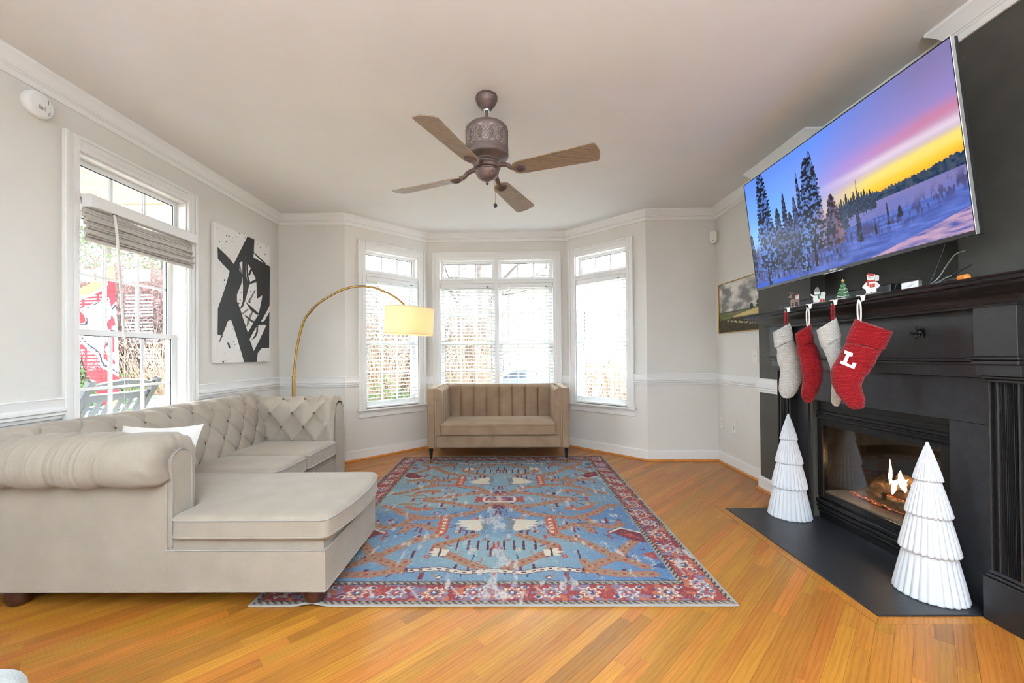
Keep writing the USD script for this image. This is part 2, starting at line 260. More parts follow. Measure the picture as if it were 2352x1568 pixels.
STOCK = {'s1': {'n': (0.5529, 0.8332, 0.0), 'rings': [[(1.799, 2.843, 1.307), (1.876, 2.792, 1.367)], [(1.803, 2.841, 1.199), (1.894, 2.78, 1.256)], [(1.809, 2.837, 1.198), (1.893, 2.781, 1.249)], [(1.817, 2.832, 1.102), (1.919, 2.764, 1.147)], [(1.829, 2.824, 1.03), (1.928, 2.758, 1.067)], [(1.823, 2.827, 0.98), (1.928, 2.758, 0.99)], [(1.819, 2.83, 0.937), (1.916, 2.766, 0.941)], [(1.825, 2.826, 0.894), (1.895, 2.78, 0.888)], [(1.842, 2.815, 0.863), (1.871, 2.796, 0.862)]], 'loop': [(1.86, 2.803, 1.439), (1.862, 2.802, 1.363)]}, 's2': {'n': (0.5817, 0.8134, 0.0), 'rings': [[(1.804, 2.641, 1.285), (1.873, 2.592, 1.348)], [(1.815, 2.633, 1.188), (1.886, 2.583, 1.242)], [(1.814, 2.634, 1.195), (1.886, 2.583, 1.232)], [(1.826, 2.625, 1.092), (1.908, 2.567, 1.151)], [(1.834, 2.62, 0.999), (1.918, 2.559, 1.054)], [(1.829, 2.623, 0.939), (1.913, 2.563, 0.989)], [(1.826, 2.625, 0.899), (1.897, 2.574, 0.923)], [(1.835, 2.619, 0.867), (1.878, 2.588, 0.87)], [(1.85, 2.608, 0.852), (1.865, 2.598, 0.853)]], 'loop': [(1.86, 2.601, 1.441), (1.861, 2.6, 1.342)]}, 's3': {'n': (0.6124, 0.7905, 0.0), 'rings': [[(1.799, 2.448, 1.297), (1.873, 2.391, 1.367)], [(1.818, 2.434, 1.187), (1.889, 2.379, 1.259)], [(1.819, 2.433, 1.191), (1.887, 2.38, 1.25)], [(1.839, 2.417, 1.115), (1.893, 2.375, 1.157)], [(1.848, 2.411, 1.054), (1.9, 2.37, 1.085)], [(1.851, 2.408, 0.987), (1.896, 2.373, 1.013)], [(1.848, 2.41, 0.926), (1.891, 2.377, 0.953)], [(1.85, 2.409, 0.878), (1.885, 2.381, 0.887)], [(1.861, 2.4, 0.857), (1.876, 2.389, 0.859)]], 'loop': [(1.86, 2.401, 1.442), (1.86, 2.401, 1.365)]}, 's4': {'n': (0.6417, 0.7669, 0.0), 'rings': [[(1.848, 2.233, 1.346), (1.96, 2.139, 1.271)], [(1.815, 2.261, 1.226), (1.934, 2.161, 1.175)], [(1.816, 2.26, 1.22), (1.929, 2.165, 1.172)], [(1.792, 2.28, 1.149), (1.908, 2.183, 1.106)], [(1.769, 2.299, 1.082), (1.892, 2.196, 1.065)], [(1.765, 2.303, 1.036), (1.872, 2.213, 1.025)], [(1.773, 2.296, 0.978), (1.864, 2.22, 0.997)], [(1.796, 2.276, 0.916), (1.87, 2.215, 0.95)], [(1.818, 2.258, 0.875), (1.876, 2.21, 0.914)], [(1.836, 2.243, 0.86), (1.869, 2.215, 0.869)]], 'loop': [(1.86, 2.223, 1.443), (1.861, 2.222, 1.339)], 'letter': [(1.814, 2.261, 1.177), (1.839, 2.24, 1.16), (1.836, 2.243, 1.143), (1.827, 2.25, 1.146), (1.819, 2.258, 1.109), (1.834, 2.245, 1.097), (1.839, 2.241, 1.112), (1.85, 2.232, 1.109), (1.842, 2.238, 1.078), (1.797, 2.276, 1.108), (1.8, 2.273, 1.12), (1.808, 2.267, 1.117), (1.819, 2.257, 1.157), (1.812, 2.263, 1.162)]}}
LAMP = [(-2.24, 4.25, 0.785), (-2.234, 4.25, 0.96), (-2.198, 4.243, 1.257), (-2.121, 4.229, 1.525), (-2.026, 4.211, 1.648), (-1.927, 4.191, 1.729), (-1.809, 4.168, 1.791), (-1.664, 4.139, 1.847), (-1.493, 4.105, 1.87), (-1.352, 4.076, 1.851), (-1.242, 4.053, 1.811), (-1.141, 4.032, 1.76), (-1.06, 4.014, 1.701), (-0.993, 4.0, 1.635)]
# ---------------------------------------------------------------- materials
M = {}
def mat(name, nodes, links, surface):
    M[name] = usdkit.material(stage, f'/World/Looks/{name}', nodes, links, surface=surface)
def plain(name, c, rough=.5, metal=0, **k):
    mat(name, {'p': ('principled_bsdf', dict(base_color=c, roughness=rough, metallic=metal, **k))}, [], 'p.BSDF')
def speckled(name, c1, c2, scale=40, rough=.6, bump=.0, bscale=None, metal=0, detail=4, stretch=(1, 1, 1), lo=.35, hi=.65, **k):
    """two colours mixed by noise in object space, with an optional fine bump"""
    n = {'t': ('texture_coordinate', {}), 'm': ('mapping', {'scale': stretch}), 'n': ('noise_texture', {'scale': scale, 'detail': detail}),
         'r': ('rgb_ramp', {'ramp': [(0, c1), (lo, c1), (hi, c2), (1, c2)]}), 'p': ('principled_bsdf', dict(roughness=rough, metallic=metal, **k))}
    l = [('t.object', 'm.vector'), ('m.vector', 'n.vector'), ('n.fac', 'r.fac'), ('r.color', 'p.base_color')]
    if bump:
        n['n2'] = ('noise_texture', {'scale': bscale or scale * 3, 'detail': 3}); n['b'] = ('bump', {'strength': bump, 'distance': .004})
        l += [('m.vector', 'n2.vector'), ('n2.fac', 'b.height'), ('b.normal', 'p.normal')]
    mat(name, n, l, 'p.BSDF')
def fabric(name, c1, c2, weave=900, rough=.9, sheen=.25, bump=.25, blotch=6, **k):
    """woven cloth: a fine cross weave plus slow variation of tone"""
    n = {'t': ('texture_coordinate', {}), 'w1': ('wave_texture', {'bands_direction': 'x', 'scale': weave / 6.28, 'distortion': 3., 'detail': 2.}),
         'w2': ('wave_texture', {'bands_direction': 'z', 'scale': weave / 6.28, 'distortion': 3., 'detail': 2.}), 'w3': ('wave_texture', {'bands_direction': 'y', 'scale': weave / 6.28, 'distortion': 3., 'detail': 2.}),
         'a': ('math', {'math_type': 'multiply'}), 'a2': ('math', {'math_type': 'multiply'}),
         'n': ('noise_texture', {'scale': blotch, 'detail': 5}), 'f': ('noise_texture', {'scale': 320, 'detail': 2}),
         'mx': ('math', {'math_type': 'multiply_add', 'value2': .5}),
         'r': ('rgb_ramp', {'ramp': [(.25, c1), (.7, c2)]}), 'b': ('bump', {'strength': bump, 'distance': .0015}),
         'p': ('principled_bsdf', dict(roughness=rough, sheen_weight=sheen, sheen_roughness=.5, specular_ior_level=.2, **k))}
    l = [('t.object', 'w1.vector'), ('t.object', 'w2.vector'), ('t.object', 'w3.vector'), ('t.object', 'n.vector'), ('t.object', 'f.vector'),
         ('w1.fac', 'a.value1'), ('w2.fac', 'a.value2'), ('a.value', 'a2.value1'), ('w3.fac', 'a2.value2'),
         ('f.fac', 'mx.value1'), ('n.fac', 'mx.value3'), ('mx.value', 'r.fac'), ('r.color', 'p.base_color'), ('f.fac', 'b.height'), ('b.normal', 'p.normal')]
    n['mx'] = ('math', {'math_type': 'multiply_add', 'value2': .5}); n['h'] = ('math', {'math_type': 'multiply', 'value2': .5})
    l = [x for x in l if x not in (('n.fac', 'mx.value3'),)] + [('n.fac', 'h.value1'), ('h.value', 'mx.value3')]
    for q in ('w1', 'w2', 'w3', 'a', 'a2'): n.pop(q)
    l = [x for x in l if x[0].split('.')[0] in n and x[1].split('.')[0] in n]
    mat(name, n, l, 'p.BSDF')
def painted(name, rough=.6, emit=0, bump=0, bscale=800, **k):
    """takes its colour from the mesh's own vertex colours (printed or woven pattern)"""
    n = {'a': ('attribute', {'attribute': 'tone'})}
    if emit:
        n['e'] = ('emission', {'strength': emit}); n['g'] = ('glossy_bsdf', {'color': (.03, .03, .03), 'roughness': .25}); n['s'] = ('add_closure', {})
        mat(name, n, [('a.color', 'e.color'), ('e.emission', 's.closure1'), ('g.BSDF', 's.closure2')], 's.closure'); return
    n['p'] = ('principled_bsdf', dict(roughness=rough, specular_ior_level=.25, **k)); l = [('a.color', 'p.base_color')]
    if bump:
        n['t'] = ('texture_coordinate', {}); n['n'] = ('noise_texture', {'scale': bscale, 'detail': 2}); n['b'] = ('bump', {'strength': bump, 'distance': .002})
        l += [('t.object', 'n.vector'), ('n.fac', 'b.height'), ('b.normal', 'p.normal')]
    mat(name, n, l, 'p.BSDF')
def glow(name, c, s): mat(name, {'e': ('emission', {'color': c, 'strength': s})}, [], 'e.emission')

speckled('wall_paint', srgb(219, 215, 207), srgb(222, 218, 210), 3, .75, .06, 260)
speckled('ceiling_paint', srgb(228, 226, 222), srgb(231, 229, 225), 3, .85, .08, 200)
plain('trim_paint', srgb(234, 232, 228), .38)
plain('vinyl_white', srgb(236, 236, 234), .35)
speckled('charcoal_paint', srgb(66, 63, 57), srgb(71, 68, 61), 8, .62, .25, 420)
speckled('black_satin', srgb(27, 26, 27), srgb(33, 32, 33), 30, .36, .12, 160)
speckled('black_slate', srgb(29, 29, 32), srgb(37, 37, 41), 22, .42, .25, 260)
plain('black_metal', srgb(24, 24, 25), .32, .2)
plain('firebox_black', srgb(26, 25, 25), .8)
def floor_wood(name, rough):
    n = {'g': ('geometry', {}), 'a': ('attribute', {'attribute': 'tone'}), 'rot': ('vector_rotate', {'rotate_type': 'z_axis', 'angle': -math.pi / 4}),
         'sep': ('separate_color', {}), 'off': ('combine_xyz', {}), 'k': ('math', {'math_type': 'multiply', 'value2': 37.0}), 'add': ('vector_math', {'math_type': 'add'}),
         'm1': ('mapping', {'scale': (1.1, 15.0, 1.0)}), 'n1': ('noise_texture', {'scale': 2.2, 'detail': 5, 'roughness': .6, 'distortion': 1.2}),
         'm2': ('mapping', {'scale': (6.0, 190.0, 1.0)}), 'n2': ('noise_texture', {'scale': 1.6, 'detail': 3}),
         'm3': ('mapping', {'scale': (.9, 9.0, 1.0)}), 'w': ('wave_texture', {'bands_direction': 'y', 'scale': 1.9, 'distortion': 7.0, 'detail': 2.5, 'detail_scale': 1.1}),
         'r1': ('rgb_ramp', {'ramp': [(0, srgb(148, 86, 27)), (.32, srgb(166, 103, 34)), (.55, srgb(178, 117, 41)), (1, srgb(190, 131, 51))]}),
         'r2': ('rgb_ramp', {'ramp': [(0, (.62, .55, .48)), (.45, (.93, .91, .88)), (.62, (1, 1, 1)), (1, (1.05, 1.05, 1.05))]}),
         'r3': ('rgb_ramp', {'ramp': [(0, (.80, .74, .66)), (.25, (.95, .93, .90)), (.5, (1, 1, 1)), (1, (1, 1, 1))]}),
         'x1': ('mix_color', {'blend_type': 'multiply', 'fac': .75}), 'x2': ('mix_color', {'blend_type': 'multiply', 'fac': .8}), 'h': ('hsv', {}),
         'hm': ('map_range', {'from_min': 0, 'from_max': 1, 'to_min': .488, 'to_max': .508}), 'vm': ('map_range', {'from_min': 0, 'from_max': 1, 'to_min': .62, 'to_max': 1.2}),
         'b': ('bump', {'strength': .05, 'distance': .002}),
         'p': ('principled_bsdf', {'roughness': rough, 'specular_ior_level': .4, 'coat_weight': .06, 'coat_roughness': .14})}
    l = [('g.position', 'rot.vector'), ('a.color', 'sep.color'), ('sep.b', 'k.value1'), ('k.value', 'off.x'), ('k.value', 'off.y'), ('rot.vector', 'add.vector1'), ('off.vector', 'add.vector2'),
         ('add.vector', 'm1.vector'), ('m1.vector', 'n1.vector'), ('add.vector', 'm2.vector'), ('m2.vector', 'n2.vector'), ('add.vector', 'm3.vector'), ('m3.vector', 'w.vector'),
         ('n1.fac', 'r1.fac'), ('n2.fac', 'r2.fac'), ('w.fac', 'r3.fac'), ('r1.color', 'x1.a'), ('r2.color', 'x1.b'), ('x1.result', 'x2.a'), ('r3.color', 'x2.b'), ('x2.result', 'h.color'),
         ('sep.g', 'hm.value'), ('hm.result', 'h.hue'), ('sep.r', 'vm.value'), ('vm.result', 'h.value'), ('h.color', 'p.base_color'), ('n2.fac', 'b.height'), ('b.normal', 'p.normal')]
    mat(name, n, l, 'p.BSDF')
floor_wood('oak_floor', .4)
speckled('oak_trim', srgb(176, 104, 40), srgb(196, 124, 54), 30, .4, stretch=(1, 1, 6))
fabric('linen', srgb(142, 129, 115), srgb(160, 147, 132), blotch=7, sheen=.15)
fabric('linen_seam', srgb(140, 131, 122), srgb(160, 151, 142))
plain('button_linen', srgb(96, 82, 70), .9)
speckled('velvet', srgb(128, 102, 78), srgb(142, 116, 90), 7, .75, .2, 500, detail=5, sheen_weight=.6, sheen_roughness=.35, sheen_tint=srgb(222, 203, 180))
plain('velvet_seam', srgb(150, 130, 108), .8)
plain('ebony', srgb(26, 22, 21), .35)
plain('brass', srgb(196, 158, 90), .3, 1.0)
plain('antique_brass', srgb(176, 140, 78), .34, .9)
speckled('walnut_leg', srgb(48, 24, 18), srgb(70, 36, 26), 30, .3, stretch=(1, 1, .2))
painted('rug_weave', .95, bump=.5, bscale=700)
plain('rug_edge', srgb(150, 143, 136), .95)
painted('screen_picture', emit=1.0)
painted('print_paint', .8)
plain('tv_black', srgb(24, 23, 23), .3)
plain('silver', srgb(205, 205, 206), .28, .9)
plain('white_print', srgb(225, 225, 225), .5)
fabric('canvas_white', srgb(226, 222, 216), srgb(238, 235, 230), sheen=0, bump=.3)
plain('ink_black', srgb(26, 25, 25), .55); plain('ink_grey', srgb(120, 117, 113), .7)
def pane_glass(name, base, tint, gain=1.0):
    """thin glass: reflectance rises toward grazing view (Schlick), the same from both faces"""
    mat(name, {'l': ('layer_weight', {'blend': .5}), 'pw': ('math', {'math_type': 'power', 'value2': 4.5}), 'ma': ('math', {'math_type': 'multiply_add', 'value2': gain, 'value3': base, 'use_clamp': True}),
        't': ('transparent_bsdf', {'color': tint}), 'g': ('glossy_bsdf', {'roughness': 0.0, 'color': (1, 1, 1)}), 'm': ('mix_closure', {})},
        [('l.facing', 'pw.value1'), ('pw.value', 'ma.value1'), ('ma.value', 'm.fac'), ('t.BSDF', 'm.closure1'), ('g.BSDF', 'm.closure2')], 'm.closure')
pane_glass('window_glass', .03, (.985, .99, .99), .45)
pane_glass('hearth_glass', .055, (.86, .86, .86), .8)
mat('blind_white', {'d': ('principled_bsdf', {'base_color': srgb(238, 238, 237), 'roughness': .4}), 't': ('translucent_bsdf', {'color': (.85, .85, .84)}), 'm': ('mix_closure', {'fac': .3})},
    [('d.BSDF', 'm.closure1'), ('t.BSDF', 'm.closure2')], 'm.closure')
speckled('bamboo', srgb(176, 168, 157), srgb(206, 199, 189), 16, .8, stretch=(1, .3, 14))
plain('cord_white', srgb(228, 224, 216), .7)
plain('gasket', srgb(46, 48, 50), .6)
speckled('fan_bronze', srgb(82, 66, 61), srgb(128, 108, 101), 14, .5, .2, 120, metal=.35, detail=6)
speckled('blade_oak', srgb(128, 108, 88), srgb(156, 136, 113), 5, .5, stretch=(3, 30, 1), detail=6)
mat('shade_cloth', {'d': ('diffuse_bsdf', {'color': srgb(236, 226, 208)}), 't': ('translucent_bsdf', {'color': srgb(244, 226, 192)}), 'm': ('mix_closure', {'fac': .55})},
    [('d.BSDF', 'm.closure1'), ('t.BSDF', 'm.closure2')], 'm.closure')
glow('bulb', (1.0, .74, .42), 95)
mat('glitter_white', {'t': ('texture_coordinate', {}), 'n': ('noise_texture', {'scale': 420, 'detail': 2}), 'v': ('voronoi_texture', {'scale': 520}), 'b': ('bump', {'strength': .15, 'distance': .002}),
    'lt': ('math', {'math_type': 'less_than', 'value2': .14}), 'r': ('map_range', {'to_min': .75, 'to_max': .18}), 'p': ('principled_bsdf', {'base_color': srgb(224, 226, 230)})},
    [('t.object', 'n.vector'), ('t.object', 'v.vector'), ('v.distance', 'lt.value1'), ('lt.value', 'r.value'), ('r.result', 'p.roughness'), ('n.fac', 'b.height'), ('b.normal', 'p.normal')], 'p.BSDF')
def knit(name, c1, c2):
    """rows of stitches: two crossed waves drive the relief and darken the hollows"""
    mat(name, {'t': ('texture_coordinate', {}), 'w1': ('wave_texture', {'bands_direction': 'z', 'scale': 46., 'distortion': 1.2, 'detail': 1.}), 'w2': ('wave_texture', {'bands_direction': 'diagonal', 'scale': 60., 'distortion': 1.5, 'detail': 1.}),
        'x': ('math', {'math_type': 'multiply'}), 'r': ('rgb_ramp', {'ramp': [(0, c1), (.5, c2)]}), 'b': ('bump', {'strength': .8, 'distance': .004}), 'p': ('principled_bsdf', dict(roughness=.95, sheen_weight=.2, specular_ior_level=.15))},
        [('t.object', 'w1.vector'), ('t.object', 'w2.vector'), ('w1.fac', 'x.value1'), ('w2.fac', 'x.value2'), ('x.value', 'r.fac'), ('r.color', 'p.base_color'), ('x.value', 'b.height'), ('b.normal', 'p.normal')], 'p.BSDF')
knit('red_knit', srgb(126, 10, 17), srgb(164, 22, 28)); knit('white_knit', srgb(186, 181, 173), srgb(222, 219, 214))
mat('fan_relief', {'a': ('attribute', {'attribute': 'tone'}), 'p': ('principled_bsdf', dict(roughness=.5, metallic=.3))}, [('a.color', 'p.base_color')], 'p.BSDF')
plain('red_satin', srgb(140, 10, 20), .35); plain('white_felt', srgb(238, 234, 228), .9)
plain('nickel', srgb(206, 202, 194), .3, .85)
for k, c in dict(brown=(132, 104, 90), white=(236, 235, 232), red=(176, 44, 36), green=(44, 104, 64), gold=(232, 190, 96), grey=(120, 120, 118), black=(34, 33, 33), orange=(226, 130, 44), pink=(214, 150, 140)).items():
    plain('paint_' + k, srgb(*c), .4)
speckled('log_bark', srgb(52, 38, 28), srgb(112, 86, 62), 26, .9, .8, 60, detail=6)
speckled('log_end', srgb(120, 96, 70), srgb(160, 132, 98), 30, .9, .4, 90)
mat('ember', {'t': ('texture_coordinate', {}), 'v': ('voronoi_texture', {'scale': 60}), 'r': ('rgb_ramp', {'ramp': [(0, (1, .35, .08)), (.3, (.5, .08, .02)), (.6, (.05, .02, .01)), (1, (.02, .015, .01))]}), 'e': ('emission', {'strength': 2.4}), 'd': ('diffuse_bsdf', {'color': (.03, .025, .02)}), 's': ('add_closure', {})},
    [('t.object', 'v.vector'), ('v.distance', 'r.fac'), ('r.color', 'e.color'), ('e.emission', 's.closure1'), ('d.BSDF', 's.closure2')], 's.closure')
mat('flame', {'t': ('texture_coordinate', {}), 'sep': ('separate_xyz', {}), 'mr': ('map_range', {'from_min': .27, 'from_max': .46}), 'r': ('rgb_ramp', {'ramp': [(0, (1, .82, .5)), (.45, (1, .66, .26)), (1, (1, .33, .06))]}), 'e': ('emission', {'strength': 22.0})},
    [('t.object', 'sep.vector'), ('sep.z', 'mr.value'), ('mr.result', 'r.fac'), ('r.color', 'e.color'), ('e.emission', 'e.strength')][:4], 'e.emission')
speckled('sand', srgb(150, 132, 104), srgb(176, 158, 128), 60, .95, .5, 200)
plain('ivory_plastic', srgb(232, 228, 218), .35)
fabric('heather_grey', srgb(126, 127, 124), srgb(178, 178, 173), blotch=30, sheen=.3, bump=.6)
# out of doors
speckled('lawn', srgb(112, 98, 68), srgb(88, 90, 54), 1.2, .95, .6, 60, detail=8)
speckled('mulch', srgb(70, 54, 40), srgb(104, 84, 62), 5, .95, .8, 60, detail=8)
speckled('asphalt', srgb(96, 96, 98), srgb(106, 106, 107), 3, .9)
speckled('concrete', srgb(140, 138, 132), srgb(150, 148, 142), 3, .9)
speckled('bark', srgb(62, 54, 50), srgb(88, 78, 72), 10, .95, .5, 60)
plain('twig_tan', srgb(112, 90, 70), .9); plain('twig_grey', srgb(74, 64, 60), .9)
def leaf(name, c):
    mat(name, {'d': ('diffuse_bsdf', {'color': c}), 't': ('translucent_bsdf', {'color': c}), 'm': ('mix_closure', {'fac': .35})}, [('d.BSDF', 'm.closure1'), ('t.BSDF', 'm.closure2')], 'm.closure')
leaf('leaf_mauve', srgb(98, 76, 72)); leaf('leaf_green', srgb(58, 78, 42)); leaf('leaf_pine', srgb(84, 94, 66)); leaf('leaf_brown', srgb(92, 74, 58))
speckled('porch_oak', srgb(196, 158, 116), srgb(210, 174, 132), 8, .6, stretch=(1, 1, 1))
plain('porch_white', srgb(236, 236, 234), .5); plain('porch_grey', srgb(150, 148, 144), .8)
plain('rocker_black', srgb(30, 31, 33), .4)
mat('flag_cloth', {'a': ('attribute', {'attribute': 'tone'}), 'd': ('diffuse_bsdf', {}), 't': ('translucent_bsdf', {}), 'm': ('mix_closure', {'fac': .45})},
    [('a.color', 'd.color'), ('a.color', 't.color'), ('d.BSDF', 'm.closure1'), ('t.BSDF', 'm.closure2')], 'm.closure')
plain('car_paint', srgb(206, 212, 222), .25, .3); plain('car_blue', srgb(70, 84, 120), .25, .3); plain('car_glass', srgb(40, 46, 54), .08); plain('tyre', srgb(34, 34, 35), .8)
# ---------------------------------------------------------------- the room
XL, XR, D1, D2, XBL, XBR, XCL, XCR, YB, H = -2.556, 2.264, 4.548, 5.313, -1.819, 1.501, -1.051, .736, -3.4, 2.74
XC, PN0, PN1, PF0, PF1 = 2.147, 1.39, 2.00, 2.97, 3.59                 # chimney piers: front plane, near pier, far pier
PATH = [(XL, YB), (XL, D1), (XBL, D1), (XCL, D2), (XCR, D2), (XBR, D1), (XR, D1), (XR, YB), (XL, YB)]
NAMES = ['left', 'back_left', 'bay_left', 'bay_center', 'bay_right', 'back_right', 'right', 'behind']
WT = .17
def wall_frame(k):
    a, b = np.array(PATH[k]), np.array(PATH[k + 1]); L = np.linalg.norm(b - a); e = (b - a) / L; out = np.array([-e[1], e[0]])
    return frame((*a, 0), (*e, 0), (0, 0, 1), (*out, 0)), L, e, out       # local (s, z, depth outward)
def wall(k, holes=(), z1=H):
    Fm, L, e, out = wall_frame(k)
    P = sbox(0, 0, L, z1)
    for h in holes: P = P.difference(sbox(*h))
    v, f = MB().prism(P, 0, WT).vf()
    for end, s in ((0, 0.0), (1, L)):                                    # mitre the outer edge so that neighbours meet
        m = miter(PATH + [PATH[1]], k + end if k + end > 0 else len(PATH) - 1)
        sh = -WT * (m @ e)
        sel = (np.abs(v[:, 0] - s) < 1e-6) & (v[:, 2] > 1e-6); v[sel, 0] += sh
    return obj('wall_' + NAMES[k], (v @ Fm[:3, :3].T + Fm[:3, 3], f), 'wall_paint', label=f'greige painted wall, {NAMES[k].replace("_", " ")} side of the room', kind='structure')
ZS, ZH = .565, 2.405                                                     # window opening: sill and head
CW = .088
W1 = (2.413 - YB, 3.245 - YB)                                            # left window opening along its wall
WB = (.236, .944)
WC = ((-.987 + CW) - XCL, (.662 - CW) - XCL)
wall(0, [(W1[0], ZS, W1[1], ZH)]); wall(1); wall(2, [(WB[0], ZS, WB[1], ZH)]); wall(3, [(WC[0], ZS, WC[1], ZH)])
Lb = math.hypot(XBR - XCR, D2 - D1)
WR = (Lb - .944, Lb - .236)
wall(4, [(WR[0], ZS, WR[1], ZH)]); wall(5)
GY0, GY1, GZ1 = 2.045, 2.995, .835                                       # opening of the gas fire
wall(6, [(D1 - GY1, .0, D1 - GY0, GZ1)])
wall(7)  # unseen wall behind the camera, left solid to keep sky light out
plan = Polygon(PATH)
obj('ceiling', prism(plan.buffer(.1, join_style=2), H, H + .12), 'ceiling_paint', label='smooth off-white painted ceiling', kind='structure')
# floor: oak strips laid at 45 degrees
fl = structure('floor', 'golden oak strip floor laid diagonally')
obj('subfloor', prism(plan.buffer(.1, join_style=2), -.08, -.013), 'oak_trim', fl)
HX0, HY0, HY1 = 1.613, 1.855, 3.137                                      # hearth slab
BW = .05
field = plan.difference(sbox(HX0 - BW, HY0 - BW, XC + .5, HY1 + BW)).buffer(-.002)
chim = sbox(XC, PN0, XR + .2, PF1); field = field.difference(chim)
prng = np.random.default_rng(11)
e1, e2 = np.array([1, 1]) / 2 ** .5, np.array([-1, 1]) / 2 ** .5
PW = .0572
near, rest = [], []
sofa_zone = unary_union([sbox(-2.5, 1.9, -1.5, 3.7), sbox(-1.5, 1.95, -.9, 2.5), sbox(-1.2, 2.0, 1.0, 4.7)])
for r in range(-90, 140):
    off = r * PW; s = -6 + prng.random() * .9
    while s < 9:
        ln = prng.choice([.42, .6, .78, .95, 1.15, 1.4, 1.7]) * (0.9 + .2 * prng.random())
        c = [s * e1 + (off + .0003) * e2, (s + ln - .0006) * e1 + (off + .0003) * e2, (s + ln - .0006) * e1 + (off + PW - .0003) * e2, s * e1 + (off + PW - .0003) * e2]
        s += ln
        cc = np.mean(c, 0)
        if not (-3.6 < cc[0] < 3.2 and -4.2 < cc[1] < 6.2): continue
        q = Polygon(c).intersection(field)
        for g in getattr(q, 'geoms', [q]):
            if g.geom_type != 'Polygon' or g.area < 4e-4: continue
            tone = (np.clip(prng.normal(.55, .2), 0, 1), prng.random(), prng.random())
            y = g.centroid.y
            vis = g.difference(sofa_zone).intersection(sbox(-9, 1.2, 9, 9)).area / max(y, 1) ** 2 if y > .7 else 0
            (near if vis > 0 else rest).append((vis, g, tone, prng.random() * .0002))
near.sort(key=lambda t: -t[0])
rest += near[300:]; near = near[:300]
def plank(g, dz):
    v, f = MB().prism(g, -.013, dz).vf(); return v, f
for vis, g, tone, dz in near:
    obj('plank', plank(g, dz), 'oak_floor', fl, col=tone)
sv, sf, sc, n0 = [], [], [], 0
for vis, g, tone, dz in rest:
    v, f = plank(g, dz); sv.append(v); sf.append(f + n0); n0 += len(v); sc.append(np.tile(tone, (len(v), 1)))
obj('far_planks', (np.vstack(sv), np.vstack(sf)), 'oak_floor', fl, col=np.vstack(sc), kind='stuff')
for P, t in ((Polygon([(HX0 - BW, HY0 - BW), (HX0, HY0), (HX0, HY1), (HX0 - BW, HY1 + BW)]), .62), (Polygon([(HX0 - BW, HY0 - BW), (XC - .05, HY0 - BW), (XC - .05, HY0), (HX0, HY0)]), .7), (Polygon([(HX0 - BW, HY1 + BW), (XC, HY1 + BW), (XC, HY1), (HX0, HY1)]), .55)):
    obj('border_plank', plank(P.buffer(-.0006), .0003), 'oak_floor', fl, col=(t, .5, .31))
# mouldings -------------------------------------------------------------------
CROWN = [(0, H), (.072, H), (.072, H - .014), (.062, H - .022), (.050, H - .034), (.036, H - .052), (.028, H - .062), (.028, H - .067), (.020, H - .070), (.020, H - .076), (.014, H - .080), (.014, H - .102), (.010, H - .110), (0, H - .110)]
CHIM = [(XR, D1), (XR, PF1), (XC, PF1), (XC, PF0), (XR, PF0), (XR, PN1), (XC, PN1), (XC, PN0), (XR, PN0), (XR, YB), (XL, YB)]
FULL = PATH[:6] + CHIM
sides = ['left', 'back left', 'bay left', 'bay center', 'bay right', 'back right', 'right beside the chimney', 'far pier return', 'far pier front', 'far pier niche side', 'niche back', 'near pier niche side', 'near pier front', 'near pier return', 'right near part', 'behind']
tn = 0
def trim(mesh, label, mat_='trim_paint', name=None):
    global tn
    tn += 1
    return obj(name or f'trim_{tn}', mesh, mat_, label=label, kind='structure', smooth=25)
for k in range(len(FULL) - 1):
    trim(moulding(FULL, k, CROWN), f'white crown moulding, {sides[k]}')
Z0, Z1 = .833, .951
RAIL = [(0, Z1), (.020, Z1), (.024, Z1 - .006), (.020, Z1 - .014), (.016, Z1 - .05), (.022, Z1 - .060), (.034, Z1 - .068), (.034, Z1 - .076), (.022, Z1 - .082), (.026, Z1 - .088), (.026, Z1 - .096), (.014, Z1 - .102), (.012, Z0), (0, Z0)]
def run(pts, prof, k, label, mat_='trim_paint'): return trim(moulding(pts, k, prof), label, mat_)
cl0, cl1 = 2.413 - CW + .002, 3.245 + CW - .002
run([(XL, YB), (XL, cl0)], RAIL, 0, 'white chair rail left of the window on the left wall')
q = 1 / 2 ** .5
b_in = lambda s: (XBL + s * q, D1 + s * q)
P1 = [(XL, cl1), (XL, D1), (XBL, D1), b_in(WB[0] - CW)]
for k in range(3): run(P1, RAIL, k, f'white chair rail behind the sectional, piece {"one two three".split()[k]}')
FLAT = [(0, .90), (.014, .90), (.014, .81), (0, .81)]
P2 = [b_in(WB[1] + CW), (XCL, D2), (XCL + WC[0] - CW, D2)]
P3 = [(XCL + WC[1] + CW, D2), (XCR, D2), (XCR + (WR[0] - CW) * q, D2 - (WR[0] - CW) * q)]
for k in range(2): run(P2, FLAT, k, 'flat white rail in the left corner of the bay'); run(P3, FLAT, k, 'flat white rail in the right corner of the bay')
P4 = [(XCR + (WR[1] + CW) * q, D2 - (WR[1] + CW) * q), (XBR, D1), (XR, D1), (XR, PF1), (XC, PF1), (XC, 3.275)]
for k in range(5): run(P4, RAIL, k, f'white chair rail, {["end of the bay", "right of the bay", "right wall", "chimney return", "chimney front"][k]}')
BASE = [(0, .118), (.010, .118), (.014, .104), (.014, .012), (0, .012)]
SHOE = [(0, .020), (.016, .020), (.024, .015), (.030, .006), (.030, 0), (0, 0)]
BP = [(XL, YB)] + PATH[1:7] + [(XR, PF1), (XC, PF1), (XC, 3.29)]
bn = ['left', 'back_left', 'bay_left', 'bay_center', 'bay_right', 'back_right', 'right', 'chimney_return', 'chimney_front']
